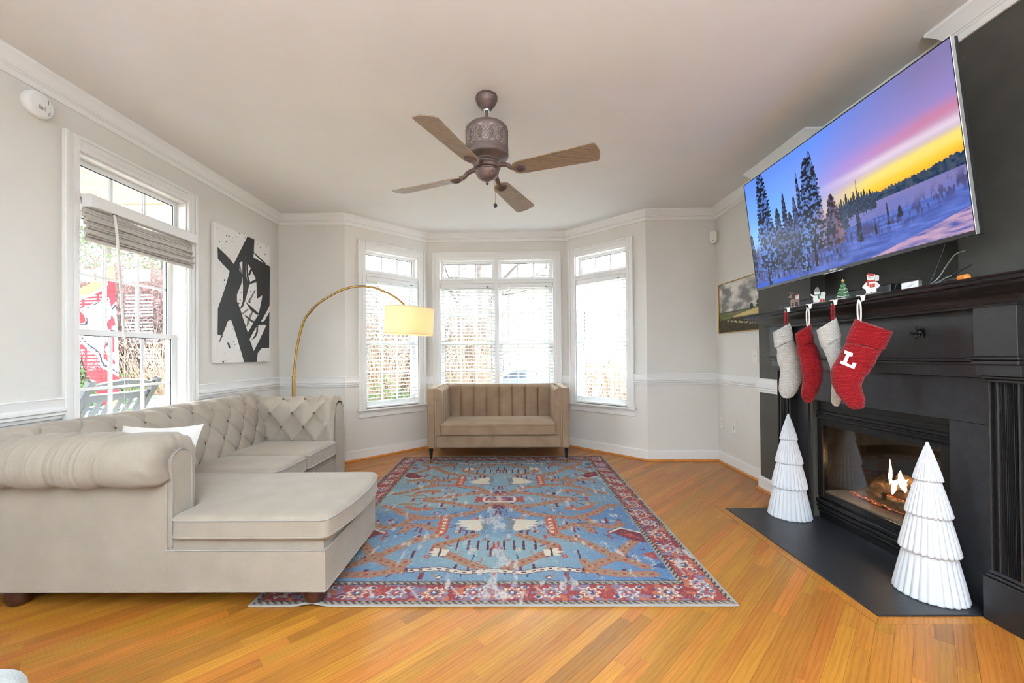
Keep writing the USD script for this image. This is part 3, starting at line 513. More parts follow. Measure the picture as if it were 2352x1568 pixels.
for k in range(len(BP) - 1):
    obj('baseboard_' + bn[k], moulding(BP, k, BASE), 'trim_paint', label=f'white baseboard, {bn[k].replace("_", " ")}', kind='structure')
    trim(moulding(BP, k, SHOE), f'oak shoe moulding under the baseboard, {bn[k].replace("_", " ")}', 'oak_trim')
# chimney breast with a niche for the television -------------------------------
cb = structure('wall_fireplace', 'dark charcoal painted chimney breast with a shallow niche')
MZ = 1.437
obj('pier', box(XC, XR + .05, PF0, PF1, 0, H), 'charcoal_paint', cb); obj('pier', box(XC, XR + .05, PN0, PN1, 0, H), 'charcoal_paint', cb)
obj('niche_back', box(XR - .012, XR, PN1, PF0, MZ, H), 'charcoal_paint', cb)
obj('lower_wall', MB().box(XC, XR + .02, PN1, PF0, GZ1, MZ), 'charcoal_paint', cb)

# ---------------------------------------------------------------- windows
def window(name, k, s0, s1, label, twin=False, stool=True, zsill=ZS):
    Fm, L, e, out = wall_frame(k)
    Tm = Fm.copy()
    root = structure(name, label)
    def P(nm, mb, mt='trim_paint', parent=root, **kw):
        v, f = mb.vf(); return obj(nm, (v @ Tm[:3, :3].T + Tm[:3, 3], f), mt, parent, **kw)
    def bx(x0, x1, z0, z1, d0, d1, bev=0): return MB().box(x0, x1, z0, z1, d0, d1, bev)
    zb = zsill
    def casing(x0, x1, z0, z1, vert, flip):                              # stepped board with a back band on its outer side
        m = bx(x0, x1, z0, z1, -.016, 0, .002)
        t = .022
        if vert: m.box(x0 if not flip else x1 - t, x0 + t if not flip else x1, z0, z1, -.026, -.016, .003)
        else: m.box(x0, x1, z1 - t, z1, -.026, -.016, .003)
        i = .05
        if vert: m.box(x0 + i if not flip else x1 - i - .012, x0 + i + .012 if not flip else x1 - i, z0, z1, -.020, -.016, .002)
        else: m.box(x0 + i * .8, x1 - i * .8, z0 + .03, z0 + .042, -.020, -.016, .002)
        return m
    P('casing', casing(s0 - CW, s0, zb, ZH + CW, True, False)); P('casing', casing(s1, s1 + CW, zb, ZH + CW, True, True)); P('casing', casing(s0, s1, ZH, ZH + CW, False, False))
    if stool:
        P('sill', bx(s0 - CW - .02, s1 + CW + .02, zb - .022, zb, -.045, .06, .006)); P('apron', bx(s0 - CW, s1 + CW, zb - .095, zb - .022, -.016, 0, .003).box(s0 - CW, s1 + CW, zb - .04, zb - .022, -.026, -.016, .004))
    J = .012
    P('jamb', bx(s0, s0 + J, zb, ZH, 0, WT)); P('jamb', bx(s1 - J, s1, zb, ZH, 0, WT)); P('jamb', bx(s0 + J, s1 - J, ZH - J, ZH, 0, WT)); P('outer_sill', bx(s0 + J, s1 - J, zb, zb + .02, .05, WT + .03))
    units = [(s0 + J, s1 - J)]
    if twin:
        mid = (s0 + s1) / 2; mw = .028
        P('mullion', bx(mid - mw, mid + mw, zb, ZH, -.012, WT)); units = [(s0 + J, mid - mw), (mid + mw, s1 - J)]
    P('transom_bar', bx(s0, s1, 2.095, 2.150, -.006, WT).box(s0, s1, 2.130, 2.150, -.014, -.006, .003))
    for a, b in units:
        def sash(z0, z1, d, st, rows, cols, top=None, bot=None, nm='sash'):
            top, bot = top or st, bot or st
            sh = group_part(nm, root)
            P('stile', bx(a, a + st, z0, z1, d, d + .034), parent=sh, mt='vinyl_white'); P('stile', bx(b - st, b, z0, z1, d, d + .034), parent=sh, mt='vinyl_white')
            P('rail', bx(a + st, b - st, z1 - top, z1, d, d + .034), parent=sh, mt='vinyl_white'); P('rail', bx(a + st, b - st, z0, z0 + bot, d, d + .034), parent=sh, mt='vinyl_white')
            xa, xb, za, zc = a + st, b - st, z0 + bot, z1 - top
            g = .004
            P('gasket', bx(xa, xa + g, za, zc, d + .006, d + .012).box(xb - g, xb, za, zc, d + .006, d + .012).box(xa, xb, zc - g, zc, d + .006, d + .012), 'gasket', sh)
            dx, dz = (xb - xa) / cols, (zc - za) / rows; mw = .0085
            for i in range(cols):
                for j in range(rows):
                    P('pane', bx(xa + i * dx + .001, xa + (i + 1) * dx - .001, za + j * dz + .001, za + (j + 1) * dz - .001, d + .016, d + .020), 'window_glass', sh)
            for i in range(1, cols): P('muntin', bx(xa + i * dx - mw, xa + i * dx + mw, za, zc, d + .010, d + .015).box(xa + i * dx - mw, xa + i * dx + mw, za, zc, d + .021, d + .026), 'vinyl_white', sh)
            for j in range(1, rows): P('muntin', bx(xa, xb, za + j * dz - mw, za + j * dz + mw, d + .0095, d + .0155).box(xa, xb, za + j * dz - mw, za + j * dz + mw, d + .0205, d + .0265), 'vinyl_white', sh)
        sash(2.152, ZH - J, .07, .032, 1, 3, nm='transom_sash')
        sash(1.315, 2.093, .112, .042, 2, 3, bot=.035, nm='upper_sash')
        sash(zb + .022, 1.352, .076, .045, 2, 3, top=.036, bot=.055, nm='lower_sash')
    return Tm
T1 = window('window_1', 0, *W1, 'tall white window with transom in the left wall behind the sectional', stool=True)
T2 = window('window_2', 2, *WB, 'narrow white window with transom in the left side of the bay')
T3 = window('window_3', 3, *WC, 'white twin window with transoms in the centre of the bay', twin=True)
T4 = window('window_4', 4, *WR, 'narrow white window with transom in the right side of the bay')
# unseen bowls around those lamps, hung out of view behind the camera
for k, (x, y) in enumerate(UNSEEN_LAMPS):
    cl = thing('unseen_ceiling_light', f'unseen white bowl uplight behind the viewer, placed to light the ceiling, {["front left", "front right", "rear left", "rear right"][k]}', 'ceiling light', (x, y, 0))
    obj('bowl', MB().lathe([(0, 2.02), (.09, 2.03), (.16, 2.06), (.205, 2.11), (.22, 2.16), (.215, 2.16), (.20, 2.115), (.155, 2.068), (.09, 2.04), (0, 2.03)], 40), 'trim_paint', cl, smooth=40)
    rods = MB()
    for q in range(3): a = q * 2 * math.pi / 3; rods.tube([(.21 * math.cos(a), .21 * math.sin(a), 2.155), (.02 * math.cos(a), .02 * math.sin(a), 2.70)], .004, 6)
    obj('rods', rods, 'nickel', cl); obj('rose', MB().lathe([(0, 2.69), (.05, 2.70), (.055, 2.74)], 24), 'nickel', cl, smooth=40)
# ---------------------------------------------------------------- blinds
def xf(T, m):
    v, f = vf(m); return v @ T[:3, :3].T + T[:3, 3], f
def venetian(T, s0, s1, z0, z1, label, wand=.12):
    root = thing('window_blind', label, 'window blind', group='white horizontal blinds in the bay windows')
    P = lambda nm, m, mt='blind_white', parent=root, **k: obj(nm, xf(T, m), mt, parent, **k)
    a, b = s0 + .016, s1 - .016
    c = .026                                                              # depth of the slats behind the wall face
    P('headrail', MB().box(a - .002, b + .002, z1 - .055, z1, -.004, .056, .004), 'vinyl_white')
    P('valance_clip', MB().box(b - .10, b - .072, z1 - .052, z1 - .042, -.008, -.003), 'gasket')
    n = int((z1 - .062 - z0 - .03) / .0445); tilt = math.radians(16)
    sx = np.linspace(-.025, .025, 5); crown = .0022 * (1 - (sx / .025) ** 2)
    for k in range(n):
        z = z1 - .075 - k * .0445
        if z < z0 + .04: break
        dz = np.random.default_rng(k).normal(0, .0006)
        # room edge up, outer edge down
        yy = c + sx * math.cos(tilt) - crown * math.sin(tilt) * 0; zz = z + dz - sx * math.sin(tilt) + crown
        top = np.c_[yy, zz + .0013]; bot = np.c_[yy, zz - .0013]; pr = np.vstack([top, bot[::-1]])
        v = np.vstack([np.c_[np.full(10, a), pr[:, 1], pr[:, 0]], np.c_[np.full(10, b), pr[:, 1], pr[:, 0]]])
        i = np.arange(10); j = (i + 1) % 10
        f = [np.c_[i, j, j + 10], np.c_[i, j + 10, i + 10]]
        for o_, fl_ in ((0, 1), (10, 0)):
            cap = np.array([[q, q + 1, 9 - q] for q in range(4)] + [[q + 1, 8 - q, 9 - q] for q in range(4)]) + o_
            f.append(cap if not fl_ else cap[:, ::-1])
        P('slat', (v, np.vstack(f)))
    P('bottom_rail', MB().box(a, b, z0 + .004, z0 + .026, c - .026, c + .026, .005), 'vinyl_white')
    for s in (a + .11, (a + b) / 2, b - .11):
        P('ladder_cord', MB().tube([(s, z1 - .05, c - .027), (s, z0 + .02, c - .027)], .0009, 4).tube([(s, z1 - .05, c + .027), (s, z0 + .02, c + .027)], .0009, 4), 'cord_white')
    w = a + wand
    P('wand', MB().tube([(w, z1 - .05, -.012), (w + .003, z1 - .78, -.014)], .0042, 6), 'ivory_plastic')
    zt = z1 - .45
    P('lift_cord', MB().tube([(b - .085, z1 - .05, -.008), (b - .083, zt, -.012)], .0012, 4).tube([(b - .078, z1 - .05, -.008), (b - .082, zt, -.012)], .0012, 4), 'cord_white')
    P('tassel', MB().tube([(b - .083, zt + .005, -.012), (b - .083, zt - .03, -.012)], [.003, .008], 8), 'cord_white')
    return root
venetian(T2, *WB, ZS, 2.094, 'white slatted blind in the narrow window behind the arc lamp shade')
mid = (WC[0] + WC[1]) / 2
venetian(T3, WC[0], mid - .014, ZS, 2.094, 'white slatted blind in the left half of the twin window behind the brown loveseat')
venetian(T3, mid + .014, WC[1], ZS, 2.094, 'white slatted blind in the right half of the twin window behind the brown loveseat')
venetian(T4, *WR, ZS, 2.094, 'white slatted blind in the narrow window right of the loveseat, farthest from the arc lamp')
# woven wood shade, pulled up, in the left window
def woven_shade():
    root = thing('woven_shade', 'pale woven bamboo roman shade bunched up under the transom of the left window', 'window shade')
    P = lambda nm, m, mt='bamboo', **k: obj(nm, xf(T1, m), mt, root, **k)
    a, b = W1[0] + .012, W1[1] + .008
    P('mounting_board', MB().box(a - .004, b, 2.078, 2.150, -.075, -.018, .003), 'trim_paint')
    P('bracket', MB().box(a - .006, a + .03, 2.075, 2.152, -.078, -.016, .002), 'vinyl_white')
    r = np.random.default_rng(3)
    z = 2.070
    for k in range(15):
        h = .010 + .006 * r.random(); d = -.020 - .003 * r.random() - .028 * min(1, k / 9) * (.65 + .35 * math.sin(k * 1.7))
        xs = np.linspace(a + .004 * r.random(), b - .004 * r.random(), 9)
        sag = .004 * np.sin((xs - a) / (b - a) * math.pi) * r.random() + .0015 * r.normal(size=9)
        m = MB()
        for q in range(2):
            zz = z - q * h * .5
            m.tube(np.c_[xs, zz - sag, np.full(9, d - .006 * q)], .0052 + .0014 * r.random(), 6)
        m.box(a + .004, b - .004, z - h, z, d + .004, d + .012)
        P('reed', m)
        z -= h * .92
    P('bottom_fold', MB().box(a + .002, b - .01, z - .012, z + .004, -.058, -.022, .005))
    zb = z - .012
    P('lift_cord', MB().tube([(b - .085, 2.09, -.062), (b - .083, .70, -.045)], .0014, 5), 'cord_white')
    P('cord_lock', MB().box(b - .10, b - .075, 2.074, 2.090, -.072, -.058, .003), 'gasket'); P('cord_lock', MB().box(a + .14, a + .165, 2.074, 2.090, -.072, -.058, .003), 'gasket')
    pt = smooth_curve([(a + .15, 2.075, -.066), (a + .165, 1.9, -.072), (a + .20, 1.5, -.066), (a + .22, 1.3, -.062)], 24)
    P('tilt_wand', MB().tube(pt, .0075, 8), 'ivory_plastic', smooth=40)
    P('lift_cord', MB().tube(smooth_curve([(a + .222, 1.31, -.062), (a + .235, 1.0, -.05), (a + .24, .72, -.05)], 12), .0016, 5), 'cord_white')
woven_shade()

# ---------------------------------------------------------------- rug
RX0, RX1, RY0, RY1 = -1.235, 1.046, 1.925, 4.752
def paint_polys(X, Y, col, polys, c, blend=1.0):
    for p in polys:
        P = p if hasattr(p, 'geom_type') else Polygon(p)
        if not P.is_valid: P = shapely.make_valid(P)
        k = shapely.contains_xy(P, X, Y); col[k] = col[k] * (1 - blend) + np.array(c) * blend
def seg_dist(X, Y, pts):
    d = np.full(X.shape, 9.0); run_ = np.zeros(X.shape); acc = 0
    for (ax, ay), (bx_, by_) in zip(pts[:-1], pts[1:]):
        vx, vy = bx_ - ax, by_ - ay; L2 = vx * vx + vy * vy + 1e-12
        t = np.clip(((X - ax) * vx + (Y - ay) * vy) / L2, 0, 1); q = np.hypot(X - ax - t * vx, Y - ay - t * vy)
        k = q < d; d[k] = q[k]; run_[k] = acc + t[k] * math.sqrt(L2); acc += math.sqrt(L2)
    return d, run_
def rug_colours(x, y):
    """colours of the worn heriz-like pattern: x across (0 = centre), y along (0 = centre), metres"""
    S = lambda *c: np.array(srgb(*c))
    hx, hy = (RX1 - RX0) / 2, (RY1 - RY0) / 2
    nz = lambda s, seed=0, o=3: meshkit.fbm(np.stack([x * s, y * s, np.zeros_like(x)], -1), o, seed)
    wob = (nz(9, 1) - .5) * .012
    ax, ay = np.abs(x + wob), np.abs(y + wob * .8)
    blue, teal, navy, rust, red, wine, cream, olive, plum = S(86, 116, 150), S(128, 150, 156), S(58, 74, 108), S(166, 96, 72), S(152, 66, 62), S(110, 48, 58), S(196, 184, 164), S(142, 118, 92), S(82, 44, 60)
    # field, in uneven bands of blue
    ab = nz(1.0, 5, 2) * .5 + .5 * meshkit.fbm(np.stack([x * .3, y * 3.2, np.zeros_like(x)], -1), 3, 9)
    k = np.clip((ab - .38) / .24, 0, 1)[..., None]
    col = blue * (1 - k) + teal * k
    far = np.clip((y - .25) / .5, 0, 1)[..., None]; col = col * (1 - .55 * far) + teal * .55 * far
    def band(pts, w, c, edge=None, beads=None):
        d, t = seg_dist(ax, ay, pts); m = d < w; col[m] = c
        if edge is not None: col[(d > w * .72) & m] = edge
        if beads is not None: col[(d < w * .3) & (np.mod(t, .05) < .022)] = beads
    def poly(p, c): paint_polys(ax, ay, col, [p], c)
    def flower(px, py, r, c1, c2, n=6):
        dx, dy = ax - px, ay - py; rr = np.hypot(dx, dy); th = np.arctan2(dy, dx); R = r * (.78 + .22 * np.cos(n * th))
        col[rr < R] = c1; col[rr < R * .55] = c2; col[rr < R * .22] = cream
    frng = np.random.default_rng(5)
    # small flowers, stems and bars strewn over the field
    for _ in range(150):
        px, py = frng.uniform(0, hx - .25), frng.uniform(0, hy - .23); kind = frng.random(); c = [red, rust, plum, navy, cream, olive, wine][frng.integers(7)]
        if kind < .45: flower(px, py, frng.uniform(.012, .026), c, [cream, rust, plum, teal][frng.integers(4)], frng.integers(4, 8))
        elif kind < .75:
            a = frng.uniform(0, math.pi); l = frng.uniform(.03, .08); d, _t = seg_dist(ax, ay, [(px, py), (px + l * math.cos(a), py + l * math.sin(a))]); col[d < .0045] = [plum, wine, olive, navy][frng.integers(4)]
        else:
            w_, h_ = frng.uniform(.006, .014), frng.uniform(.02, .06); col[(np.abs(ax - px) < w_) & (np.abs(ay - py) < h_)] = [plum, wine, red][frng.integers(3)]
    # vine bands
    V = [[(.10, .18), (.22, .30), (.34, .34), (.40, .36)], [(.40, .36), (.55, .38), (.70, .30), (.80, .18), (.88, .14)], [(.38, .36), (.38, .60), (.40, .66)], [(.36, .66), (.50, .72), (.62, .86), (.70, .96), (.82, 1.06)],
         [(.88, .72), (.78, .84), (.70, .96), (.58, 1.02), (.52, 1.08)], [(.14, .66), (.26, .74), (.36, .80), (.30, .90), (.18, 1.00), (.06, 1.08)], [(.02, .10), (.14, .16), (.30, .12), (.44, .05), (.60, .02)],
         [(.62, .40), (.66, .50), (.76, .54), (.84, .50)], [(.44, .56), (.52, .50), (.60, .52), (.62, .60)], [(.50, 1.0), (.54, 1.10), (.66, 1.14), (.84, 1.14)]]
    for v in V: band(v, .030, olive, rust, red)
    band([(.365, .40), (.365, .62)], .034, rust, red, cream); band([(.52, .20), (.60, .22), (.70, .16)], .03, rust, olive)
    poly([(.10, .40), (.28, .42), (.25, .455), (.30, .47), (.24, .50), (.27, .525), (.20, .54), (.22, .575), (.12, .60), (.08, .52)], cream); poly([(.07, .42), (.12, .43), (.10, .58), (.06, .58)], S(112, 118, 122))
    poly([(.74, .62), (.82, .56), (.93, .62), (.93, .78), (.84, .74)], wine); band([(.74, .62), (.82, .56), (.93, .63)], .008, cream); poly([(.80, .66), (.86, .64), (.90, .72)], red)
    poly([(.0, .0), (.20, .0), (.18, .045), (.12, .065), (.0, .065)], red); band([(.0, .055), (.11, .055), (.12, .03), (.12, .0)], .010, cream); band([(.0, .034), (.075, .034), (.085, .0)], .009, navy); poly([(0, 0), (.05, 0), (.05, .02), (0, .02)], S(170, 110, 96))
    flower(0, .17, .06, wine, plum, 8)
    for px in (.05, .11, .17, .24): band([(px, .74), (px, .86)], .007, plum)
    poly([(.28, .86), (.38, .84), (.37, .875), (.41, .89), (.36, .91), (.38, .935), (.29, .94)], cream); band([(.33, .85), (.33, .94)], .006, plum)
    band([(.0, 1.10), (.16, 1.12), (.30, 1.08), (.46, 1.10)], .022, cream, plum, wine); poly([(.84, .92), (.92, .90), (.93, 1.0)], red); poly([(.62, .10), (.72, .06), (.80, .10), (.72, .13)], olive); poly([(.86, 1.06), (.93, 1.02), (.93, 1.09)], navy)
    # borders
    ex, ey = hx - np.abs(x), hy - np.abs(y); e = np.minimum(ex, ey); along = np.where(ex < ey, y, x)
    bord = e < .205; col[bord] = red * .75 + wine * .25
    k = (nz(3.5, 21) > .5) & bord; col[k] = wine * .6 + red * .4
    k = bord & (nz(26, 22, 2) > .60); col[k] = S(120, 104, 124)
    k = bord & (nz(32, 23, 2) > .64); col[k] = rust
    per = .19; t = np.mod(along + per * 20, per) - per / 2; cell = np.floor(along / per)
    r0 = np.hypot(t, (e - .105)); th = np.arctan2(e - .105, t); R = .052 * (.82 + .18 * np.cos(8 * th)); ins = bord & (r0 < R)
    alt = (np.mod(cell, 2) < 1)
    col[ins] = cream; col[ins & (r0 < R * .78)] = np.where(alt[ins & (r0 < R * .78)][:, None], rust, S(104, 112, 140)); col[ins & (r0 < R * .5)] = np.where(alt[ins & (r0 < R * .5)][:, None], navy, red); col[ins & (r0 < R * .2)] = cream
    for de, ph in ((.07, .5), (.15, .5)):
        t2 = np.mod(along + per * 20 + per * ph, per) - per / 2; r2 = np.hypot(t2 - .03 * (1 if de < .1 else -1), e - de); th2 = np.arctan2(e - de, t2); q = bord & (r2 < .022 * (.8 + .2 * np.cos(6 * th2))); col[q] = cream; col[q & (r2 < .012)] = navy
    dg = bord & (np.abs(np.mod(along * .9 + e * .6, per) - per / 2) < .006) & (np.abs(e - .11) < .045); col[dg] = S(170, 150, 146)
    for a_, b_ in ((.176, .205), (.012, .034)):
        g = (e > a_) & (e < b_); col[g] = S(150, 138, 122)
        mot = g & (np.mod(along + (e - a_) * 1.2, .034) < .016) & (np.abs(e - (a_ + b_) / 2) < .009); col[mot] = S(60, 50, 54)
        col[(np.abs(e - a_) < .0025) | (np.abs(e - b_) < .0025)] = S(70, 56, 58)
    col[e < .012] = S(150, 143, 136)
    # wear: threads of pale warp showing, most along the middle
    wv = meshkit.fbm(np.stack([x * 26, y * 9, np.zeros_like(x)], -1), 4, 31); mid = np.exp(-(x / .09) ** 2) * np.clip(1.3 - np.abs(y + .75) * 1.1, 0, 1)
    fine = meshkit.noise(np.stack([x * 120, y * 60, np.zeros_like(x)], -1), 47)
    wear = (np.clip((wv - .66 + .20 * mid + .06 * (nz(1.6, 33) - .5)) / .12, 0, 1) * (.35 + .65 * (fine > .4)))[..., None] * .72
    col = col * (1 - wear) + S(190, 182, 178) * wear
    th3 = meshkit.noise(np.stack([x * 90, y * 420, np.zeros_like(x)], -1), 41)[..., None]; col = col * (.80 + .32 * th3)
    fade = (meshkit.noise(np.stack([x * 300, y * 300, np.zeros_like(x)], -1), 43) > .80)[..., None]
    return np.where(fade, col * .72 + S(176, 166, 158) * .28, col)
def make_rug():
    root = thing('area_rug', 'worn red and blue persian-style area rug with a wide red border on the oak floor', 'rug')
    nx, ny = 440, 560
    u = np.linspace(RX0 + .006, RX1 - .006, nx); v = np.linspace(RY0 + .006, RY1 - .006, ny)
    X, Y = np.meshgrid(u, v, indexing='ij')
    col = rug_colours(X - (RX0 + RX1) / 2, Y - (RY0 + RY1) / 2)
    Z = np.full(X.shape, .0085) + .0004 * (meshkit.noise(np.stack([X * 300, Y * 300, 0 * X], -1), 2) - .5)
    lift = .016 * np.exp(-((X + .94) / .05) ** 2 - ((Y - RY0) / .06) ** 2)      # the hem kicked up in front of the chaise foot
    Z = Z + lift
    obj('pile', grid(np.stack([X, Y, Z], -1)), 'rug_weave', root, smooth=True, col=col.reshape(-1, 3))
    ring = [(RX0, RY0), (RX1, RY0), (RX1, RY1), (RX0, RY1)]
    pts = []
    for (a, b), (c, d) in zip(ring, ring[1:] + ring[:1]):
        for t in np.linspace(0, 1, 60, endpoint=False): pts.append((a + (c - a) * t, b + (d - b) * t, 0))
    p = np.array(pts); cx, cy = (RX0 + RX1) / 2, (RY0 + RY1) / 2
    p[:, 0] += np.sign(cx - p[:, 0]) * .004 * (np.abs(p[:, 0] - cx) > 1.139); p[:, 1] += np.sign(cy - p[:, 1]) * .004 * (np.abs(p[:, 1] - cy) > 1.41)
    p[:, 2] = .0052 + .016 * np.exp(-((p[:, 0] + .94) / .05) ** 2 - ((p[:, 1] - RY0) / .06) ** 2)
    obj('binding', tube(p, .0048, 6, closed=True), 'rug_edge', root, smooth=50)
make_rug()

# ---------------------------------------------------------------- the sectional
def tuft(s, t, ds, dt, s0=0, t0=0):
    """soft diamond tufting: 0 in the folds, 1 on the cushions' crowns; and the dimple at the buttons"""
    A = (s - s0) / ds + (t - t0) / (2 * dt); Bq = (s - s0) / ds - (t - t0) / (2 * dt)
    f = (np.abs(np.sin(math.pi * A)) * np.abs(np.sin(math.pi * Bq))) ** .42
    da, db = A - np.round(A), Bq - np.round(Bq)
    x = (da + db) / 2 * ds; y = (da - db) * dt
    return f, np.exp(-(x * x + y * y) / .012 ** 2 / 2)
def sweep_profile(prof, axis0, axis1, n_s, n_t, along, disp=None, end=None):
    """closed-off profile (a, z) swept along 'x' or 'y'; disp(s, t) lifts it along its normal; t is measured along the profile"""
    pr = smooth_curve(prof, n_t); d = np.r_[0, np.cumsum(np.linalg.norm(np.diff(pr, axis=0), axis=1))]
    s = np.linspace(axis0, axis1, n_s)
    S, T = np.meshgrid(s, d, indexing='ij')
    tn = np.gradient(pr, axis=0); tn /= np.linalg.norm(tn, axis=1, keepdims=True); nn = np.c_[tn[:, 1], -tn[:, 0]]
    h = disp(S, T) if disp is not None else np.zeros_like(S)
    A = pr[:, 0][None] + nn[:, 0][None] * h; Z = pr[:, 1][None] + nn[:, 1][None] * h
    P = np.stack([S, A, Z], -1) if along == 'x' else np.stack([A, S, Z], -1)
    return P, pr, d, nn
def make_sectional():
    root = thing('sectional_sofa', 'cream linen tufted sectional with rolled arms and a chaise resting on the rug', 'sofa')
    X0, XF, Y0, Y1, XCH, YC = -2.50, -1.50, 1.875, 3.705, -.848, 2.575
    xa = -1.576
    L = 'linen'
    # base with its welt
    foot = unary_union([sbox(X0, Y0 + .004, xa + .02, Y1), sbox(X0, Y0 + .004, XCH, YC), sbox(X0, YC - .02, XF, Y1)])
    obj('base', prism(foot, .10, .287), L, root)
    obj('deck', prism(foot.buffer(-.012, join_style=2), .287, .335), L, root)
    w = np.array(foot.exterior.coords)[:-1]
    for nm, zz in (('welt', .288), ('hem', .102)):
        pts, _ = resample(np.vstack([w, w[:1]]), 260); obj(nm, tube(np.c_[pts[:-1], np.full(259, zz)], .0042, 6, closed=True), L if nm == 'hem' else 'linen_seam', root, smooth=50)
    # near arm: outer panel, rolled top, front board
    obj('arm_panel', box(X0, xa, Y0, Y0 + .11, .10, .64, .006), L, root)
    prof = [(2.045, .34), (2.052, .50), (2.066, .62), (2.068, .70), (2.045, .765), (1.985, .803), (1.915, .815), (1.845, .803), (1.795, .755), (1.776, .690), (1.790, .630), (1.830, .598), (1.885, .600)]
    wr = np.random.default_rng(4)
    folds = [(-2.44 + .215 * k, .0) for k in range(5)]
    def wrinkle(S, T):
        x = S + .035 * np.sin((T - .45) * 4.2)                                        # pleats run slightly bowed round the roll
        h = np.zeros_like(S); face = np.clip((T - .42) / .22, 0, 1)
        for xf_, _ in folds[1:4]: h -= .016 * np.exp(-np.abs(x - xf_) / .010) * np.clip((T - .36) / .1, 0, 1)
        for k in range(60):
            x0 = wr.uniform(-2.5, -1.80); wd = wr.uniform(.0035, .007); am = wr.uniform(.001, .0045); t0 = wr.uniform(.62, .86); tl = wr.uniform(.06, .15)
            h += am * np.exp(-((x - x0) / wd) ** 2) * np.exp(-((T - t0) / tl) ** 2)
        seg = np.abs(np.sin((S + 2.44) / .215 * math.pi)); h += .010 * seg ** .6 * face
        pl = np.clip((S + 1.66) / .10, 0, 1); h += .005 * pl * np.cos(T * 95) * np.clip((T - .25) / .1, 0, 1)
        return h - .010 * (1 - np.minimum(1, np.abs(S - folds[0][0]) / .05)) * 0
    P, pr, d, nn = sweep_profile(prof, X0 + .02, xa - .03, 230, 90, 'x', wrinkle)
    c = np.array([1.945, .682]); rings = []
    for q in np.linspace(0, 1, 9)[1:].tolist() + [1.1, 1.25, 1.4]:
        ang = min(q, 1) * math.pi / 2; sc = 1 - .40 * (1 - math.cos(ang)) - max(0, q - 1) * .85; px = xa - .03 + .042 * math.sin(ang) - max(0, q - 1) * .03
        base = P[-1, :, 1:]; low = np.clip((base[:, 1] - .50) / .10, 0, 1)[:, None]
        pl = (1 + .05 * np.cos(np.arange(len(base)) * .9) * math.sin(ang))[:, None]
        hi = c + (base - c) * sc * np.where(low > .5, pl, 1); lo = np.c_[base[:, 0] - (base[:, 0] - 2.004) * (1 - sc) / .75, base[:, 1]]
        rings.append(np.c_[np.full(len(base), px), hi * low + lo * (1 - low)])
    P = np.concatenate([P, np.array(rings)], 0)
    obj('rolled_arm', grid(P), L, root, smooth=True)
    board = Polygon([(1.888, .30), (1.888, .60), (1.880, .66)] + [(1.942 + .062 * math.cos(a), .678 + .062 * math.sin(a)) for a in np.linspace(math.pi, 0, 14)] + [(2.006, .60), (2.010, .30)])
    obj('arm_front', prism(board, xa - .02, xa + .016, YZ @ np.eye(4)), L, root)
    bp, _ = resample(np.array(board.exterior.coords), 120); obj('arm_welt', tube(np.c_[np.full(119, xa + .016), bp[:-1]], .004, 6, closed=True), 'linen_seam', root, smooth=50)
    # back along the wall
    bprof = [(-2.075, .33), (-2.085, .45), (-2.115, .58), (-2.150, .68), (-2.175, .745), (-2.225, .800), (-2.30, .832), (-2.385, .828), (-2.455, .79), (-2.492, .72), (-2.496, .60), (-2.496, .35)]
    ds, dt = .187, .118
    def bd(S, T):
        f, b = tuft(S, T, ds, dt, Y1 - .20, .13)
        m = np.clip((T - .05) / .04, 0, 1) * np.clip((.62 - T) / .08, 0, 1)
        roll = np.clip((T - .5) / .1, 0, 1) * np.clip((.95 - T) / .1, 0, 1)
        fold = -.013 * np.exp(-np.abs(((S - Y1 + .20) / ds + .5) % 1 - .5) * ds / .011) * roll
        cr = wr.random(); n = .0025 * (meshkit.noise(np.stack([S * 70, T * 9, 0 * S], -1), 8) - .5) * roll
        return m * (.025 * f - .018 * b) + .012 * roll + fold + n
    P, pr, d, nn = sweep_profile(bprof, Y0 + .03, Y1 - .05, 300, 130, 'y', bd)
    ce_ = np.array([-2.33, 0, .70]); cap_ = [np.c_[ce_[0] + (P[0, :, 0] - ce_[0]) * k_, P[0, :, 1] - .02 * (1 - k_ ** 2) ** .5, ce_[2] + (P[0, :, 2] - ce_[2]) * k_] for k_ in (0, .3, .6, .85, .96)]
    P = np.concatenate([np.array(cap_), P], 0)
    obj('backrest', grid(P), L, root, smooth=True)
    def buttons(pr, d, nn, along, lo, hi, s0, rows, t0):
        for j in range(rows):
            t = t0 + j * dt
            a, z = np.interp(t, d, pr[:, 0]), np.interp(t, d, pr[:, 1]); na, nz_ = np.interp(t, d, nn[:, 0]), np.interp(t, d, nn[:, 1])
            k0 = s0 + (j % 2) * ds / 2
            for s in np.arange(k0 - 20 * ds, hi, ds):
                if s < lo: continue
                off = -.010; ce = (a + na * off, s, z + nz_ * off) if along == 'y' else (s, a + na * off, z + nz_ * off)
                v, f = ellipsoid((0, 0, 0), (.0095, .0095, .0095), 1); obj('button', (v + np.array(ce), f), 'button_linen', root, smooth=True)
    buttons(pr, d, nn, 'y', 2.12, Y1 - .23, Y1 - .20, 5, .13)
    # far arm
    fprof = [(3.490, .33), (3.484, .46), (3.492, .58), (3.486, .67), (3.490, .745), (3.520, .800), (3.580, .828), (3.645, .826), (3.700, .795), (3.726, .740), (3.722, .690), (3.700, .655), (3.690, .60), (3.690, .10)]
